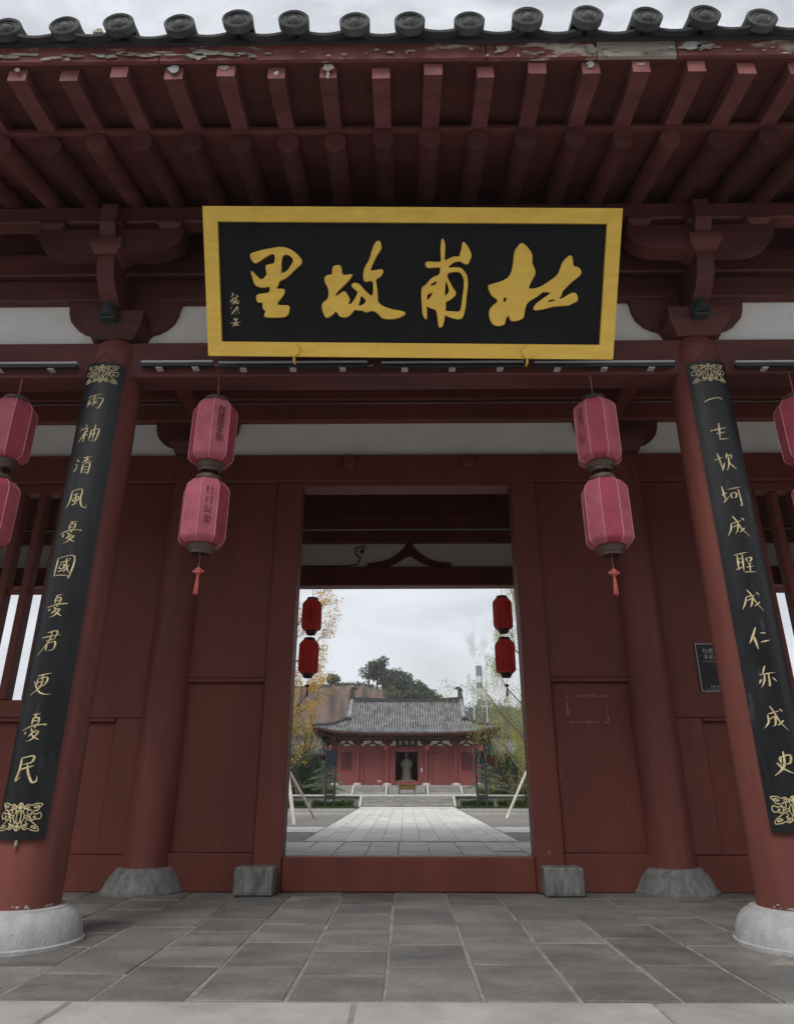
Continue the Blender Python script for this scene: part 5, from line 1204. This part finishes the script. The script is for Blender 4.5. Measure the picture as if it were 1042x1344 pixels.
# scrub on the slopes
sc = MB(); q = random.Random(92)
for i in range(1500):
    x = q.uniform(-34, 30); y = q.uniform(84, 122); z = hz(x, y); r = q.uniform(.5, 1.3)
    for k in range(12):
        v = Vector((q.gauss(0,1), q.gauss(0,1), q.gauss(0,1))).normalized()*r*q.random()**.4
        leaf(sc, (x+v.x, y+v.y, z+r*.6+v.z*.8), q.uniform(.35,.6), q, .5)
sc.build('hill_scrub', M['lhill2'], kind='stuff', label='green and yellow scrub covering the lower hill slope', cat='scrub')
q = random.Random(93); sc = MB()
for i in range(420):
    x = q.uniform(-26, -5); y = q.uniform(129, 133); z = hz(x, y); r = q.uniform(.3,.7)
    for k in range(10):
        v = Vector((q.gauss(0,1), q.gauss(0,1), q.gauss(0,1))).normalized()*r
        leaf(sc, (x+v.x, y+v.y, z+r*.6+v.z*.6), q.uniform(.25,.45), q, .5)
for i in range(130):      # bushes clinging to the cliff
    x = q.uniform(-26, -3); y = q.uniform(122.5, 127.5); z = hz(x, y); r = q.uniform(.25,.6)
    for k in range(10):
        v = Vector((q.gauss(0,1), q.gauss(0,1), q.gauss(0,1))).normalized()*r
        leaf(sc, (x+v.x, y+v.y, z+v.z*.7), q.uniform(.2,.4), q, .5)
sc.build('hilltop_scrub', M['lhill'], kind='stuff', label='low scrub along the flat hilltop edge', cat='scrub')
# white house on the far hill
t = thing('far_house', (27.6, 246, 24), 'tiny white house on the far hill right of the hall roof', 'house')
zb_ = hz2(27.6, 246)
MB().box(25.4, 29.8, 243.5, 247.5, zb_-1.5, zb_+2.6).build('wall', M['chimw'], t)
MB().xz([(25.0, zb_+2.6), (30.2, zb_+2.6), (29.2, zb_+3.8), (26.0, zb_+3.8)], 243.1, 247.9).build('roof', M['chim'], t)
for x in (26.2, 27.6, 29.0): MB().box(x-.35, x+.35, 243.46, 243.499, zb_+.6, zb_+1.7).build('window', M['metal'], t)
# power poles
for x, y, lb in ((18.6, 190, 'thin white pole on the far hill beside the ridge ornament'), (21.5, 185, 'thin grey pole on the far hill left of the white house')):
    z = max(0, hz2(x, y)); t = thing('utility_pole', (x, y, z), lb, 'pole', 'thin poles on the far hill')
    zt_ = 26.5 if x < 20 else 22.5
    MB().tube([(x, y, z-1), (x, y, zt_)], .16, 6).build('pole', M['chimw'], t)
    MB().box(x-.1, x+2.2, y-.08, y+.08, zt_-2.2, zt_-2.05).build('crossarm', M['chimw'], t)
# chimney and plume
cx_, cy_ = 42.9, 400
ch = thing('chimney', (cx_, cy_, 0), 'tall grey and white banded factory chimney on the horizon', 'chimney')
zz = 0.; k = 0
for z1, m in ((20,'chimw'), (28,'chim'), (36,'chimw'), (44.5,'chim'), (50.0,'chimw'), (53.5,'chim'), (57.0,'chimw'), (62.6,'chim')):
    ra = lambda z: 2.45-.011*z
    MB().lathe(cx_, cy_, [(ra(zz), zz-(1 if zz == 0 else 0)), (ra(z1), z1)], 20).build('band', M[m], ch, smooth=40); zz = z1
MB().lathe(cx_, cy_, [(1.85,62.6),(1.95,62.9),(1.5,63.0)], 20).build('rim', M['chim'], ch)
def smokemat(dens):
    m = bpy.data.materials.new('smoke'); m.use_nodes = True; t = m.node_tree; N = t.nodes; K = t.links.new
    for n in list(N):
        if n.type == 'BSDF_PRINCIPLED': N.remove(n)
    out = [n for n in N if n.type == 'OUTPUT_MATERIAL'][0]
    v = N.new('ShaderNodeVolumePrincipled'); v.inputs['Color'].default_value = (.60,.63,.66,1); v.inputs['Anisotropy'].default_value = 0
    g = N.new('ShaderNodeNewGeometry'); n1 = N.new('ShaderNodeTexNoise'); n1.inputs['Scale'].default_value = .085; n1.inputs['Detail'].default_value = 5; K(g.outputs['Position'], n1.inputs['Vector'])
    sp = N.new('ShaderNodeSeparateXYZ'); K(g.outputs['Position'], sp.inputs[0])
    fz = N.new('ShaderNodeMapRange'); fz.inputs['From Min'].default_value = 66*U; fz.inputs['From Max'].default_value = 92*U; fz.inputs['To Min'].default_value = 1.; fz.inputs['To Max'].default_value = .0; K(sp.outputs[2], fz.inputs['Value'])
    r = N.new('ShaderNodeMapRange'); r.inputs['From Min'].default_value = .38; r.inputs['From Max'].default_value = .66; r.inputs['To Min'].default_value = 0; r.inputs['To Max'].default_value = dens; K(n1.outputs['Fac'], r.inputs['Value'])
    mm = N.new('ShaderNodeMath'); mm.operation = 'MULTIPLY'; K(r.outputs[0], mm.inputs[0]); K(fz.outputs[0], mm.inputs[1]); K(mm.outputs[0], v.inputs['Density']); K(v.outputs[0], out.inputs['Volume']); return m
M['smoke'] = smokemat(.13)
sm = MB(); 
sm.tube([(cx_-.5, cy_, 62.9), (cx_-2.2, cy_, 68), (cx_-4.6, cy_, 76), (cx_-4.6, cy_, 86), (cx_-2.5, cy_, 94)], [.8, 1.7, 3.2, 4.0, 4.5], 14)
pl1 = sm.build('smoke_plume', M['smoke'], base=(cx_, cy_, 63), label='pale smoke drifting left from the chimney top', cat='smoke')
sm = MB(); sm.tube([(cx_+.5, cy_, 62.9), (cx_+1.6, cy_, 68), (cx_+4.0, cy_, 76), (cx_+6.5, cy_, 88), (cx_+10, cy_, 95)], [.8, 1.4, 2.6, 3.6, 4.2], 14)
sm.build('smoke_plume', M['smoke'], base=(cx_+1, cy_, 63), label='pale smoke drifting right from the chimney top', cat='smoke')

# ------------------------------------------------------------------ haze
HAZE = 0.00045
if HAZE:
    hm = bpy.data.materials.new('haze_air'); hm.use_nodes = True; N = hm.node_tree.nodes
    for n in list(N):
        if n.type == 'BSDF_PRINCIPLED': N.remove(n)
    v = N.new('ShaderNodeVolumePrincipled'); v.inputs['Color'].default_value = (.93,.955,1,1); v.inputs['Density'].default_value = HAZE
    hm.node_tree.links.new(v.outputs[0], [n for n in N if n.type == 'OUTPUT_MATERIAL'][0].inputs['Volume'])
    MB().box(-450, 450, -450, 450, -1.2, 100).build('haze', hm, kind='stuff')
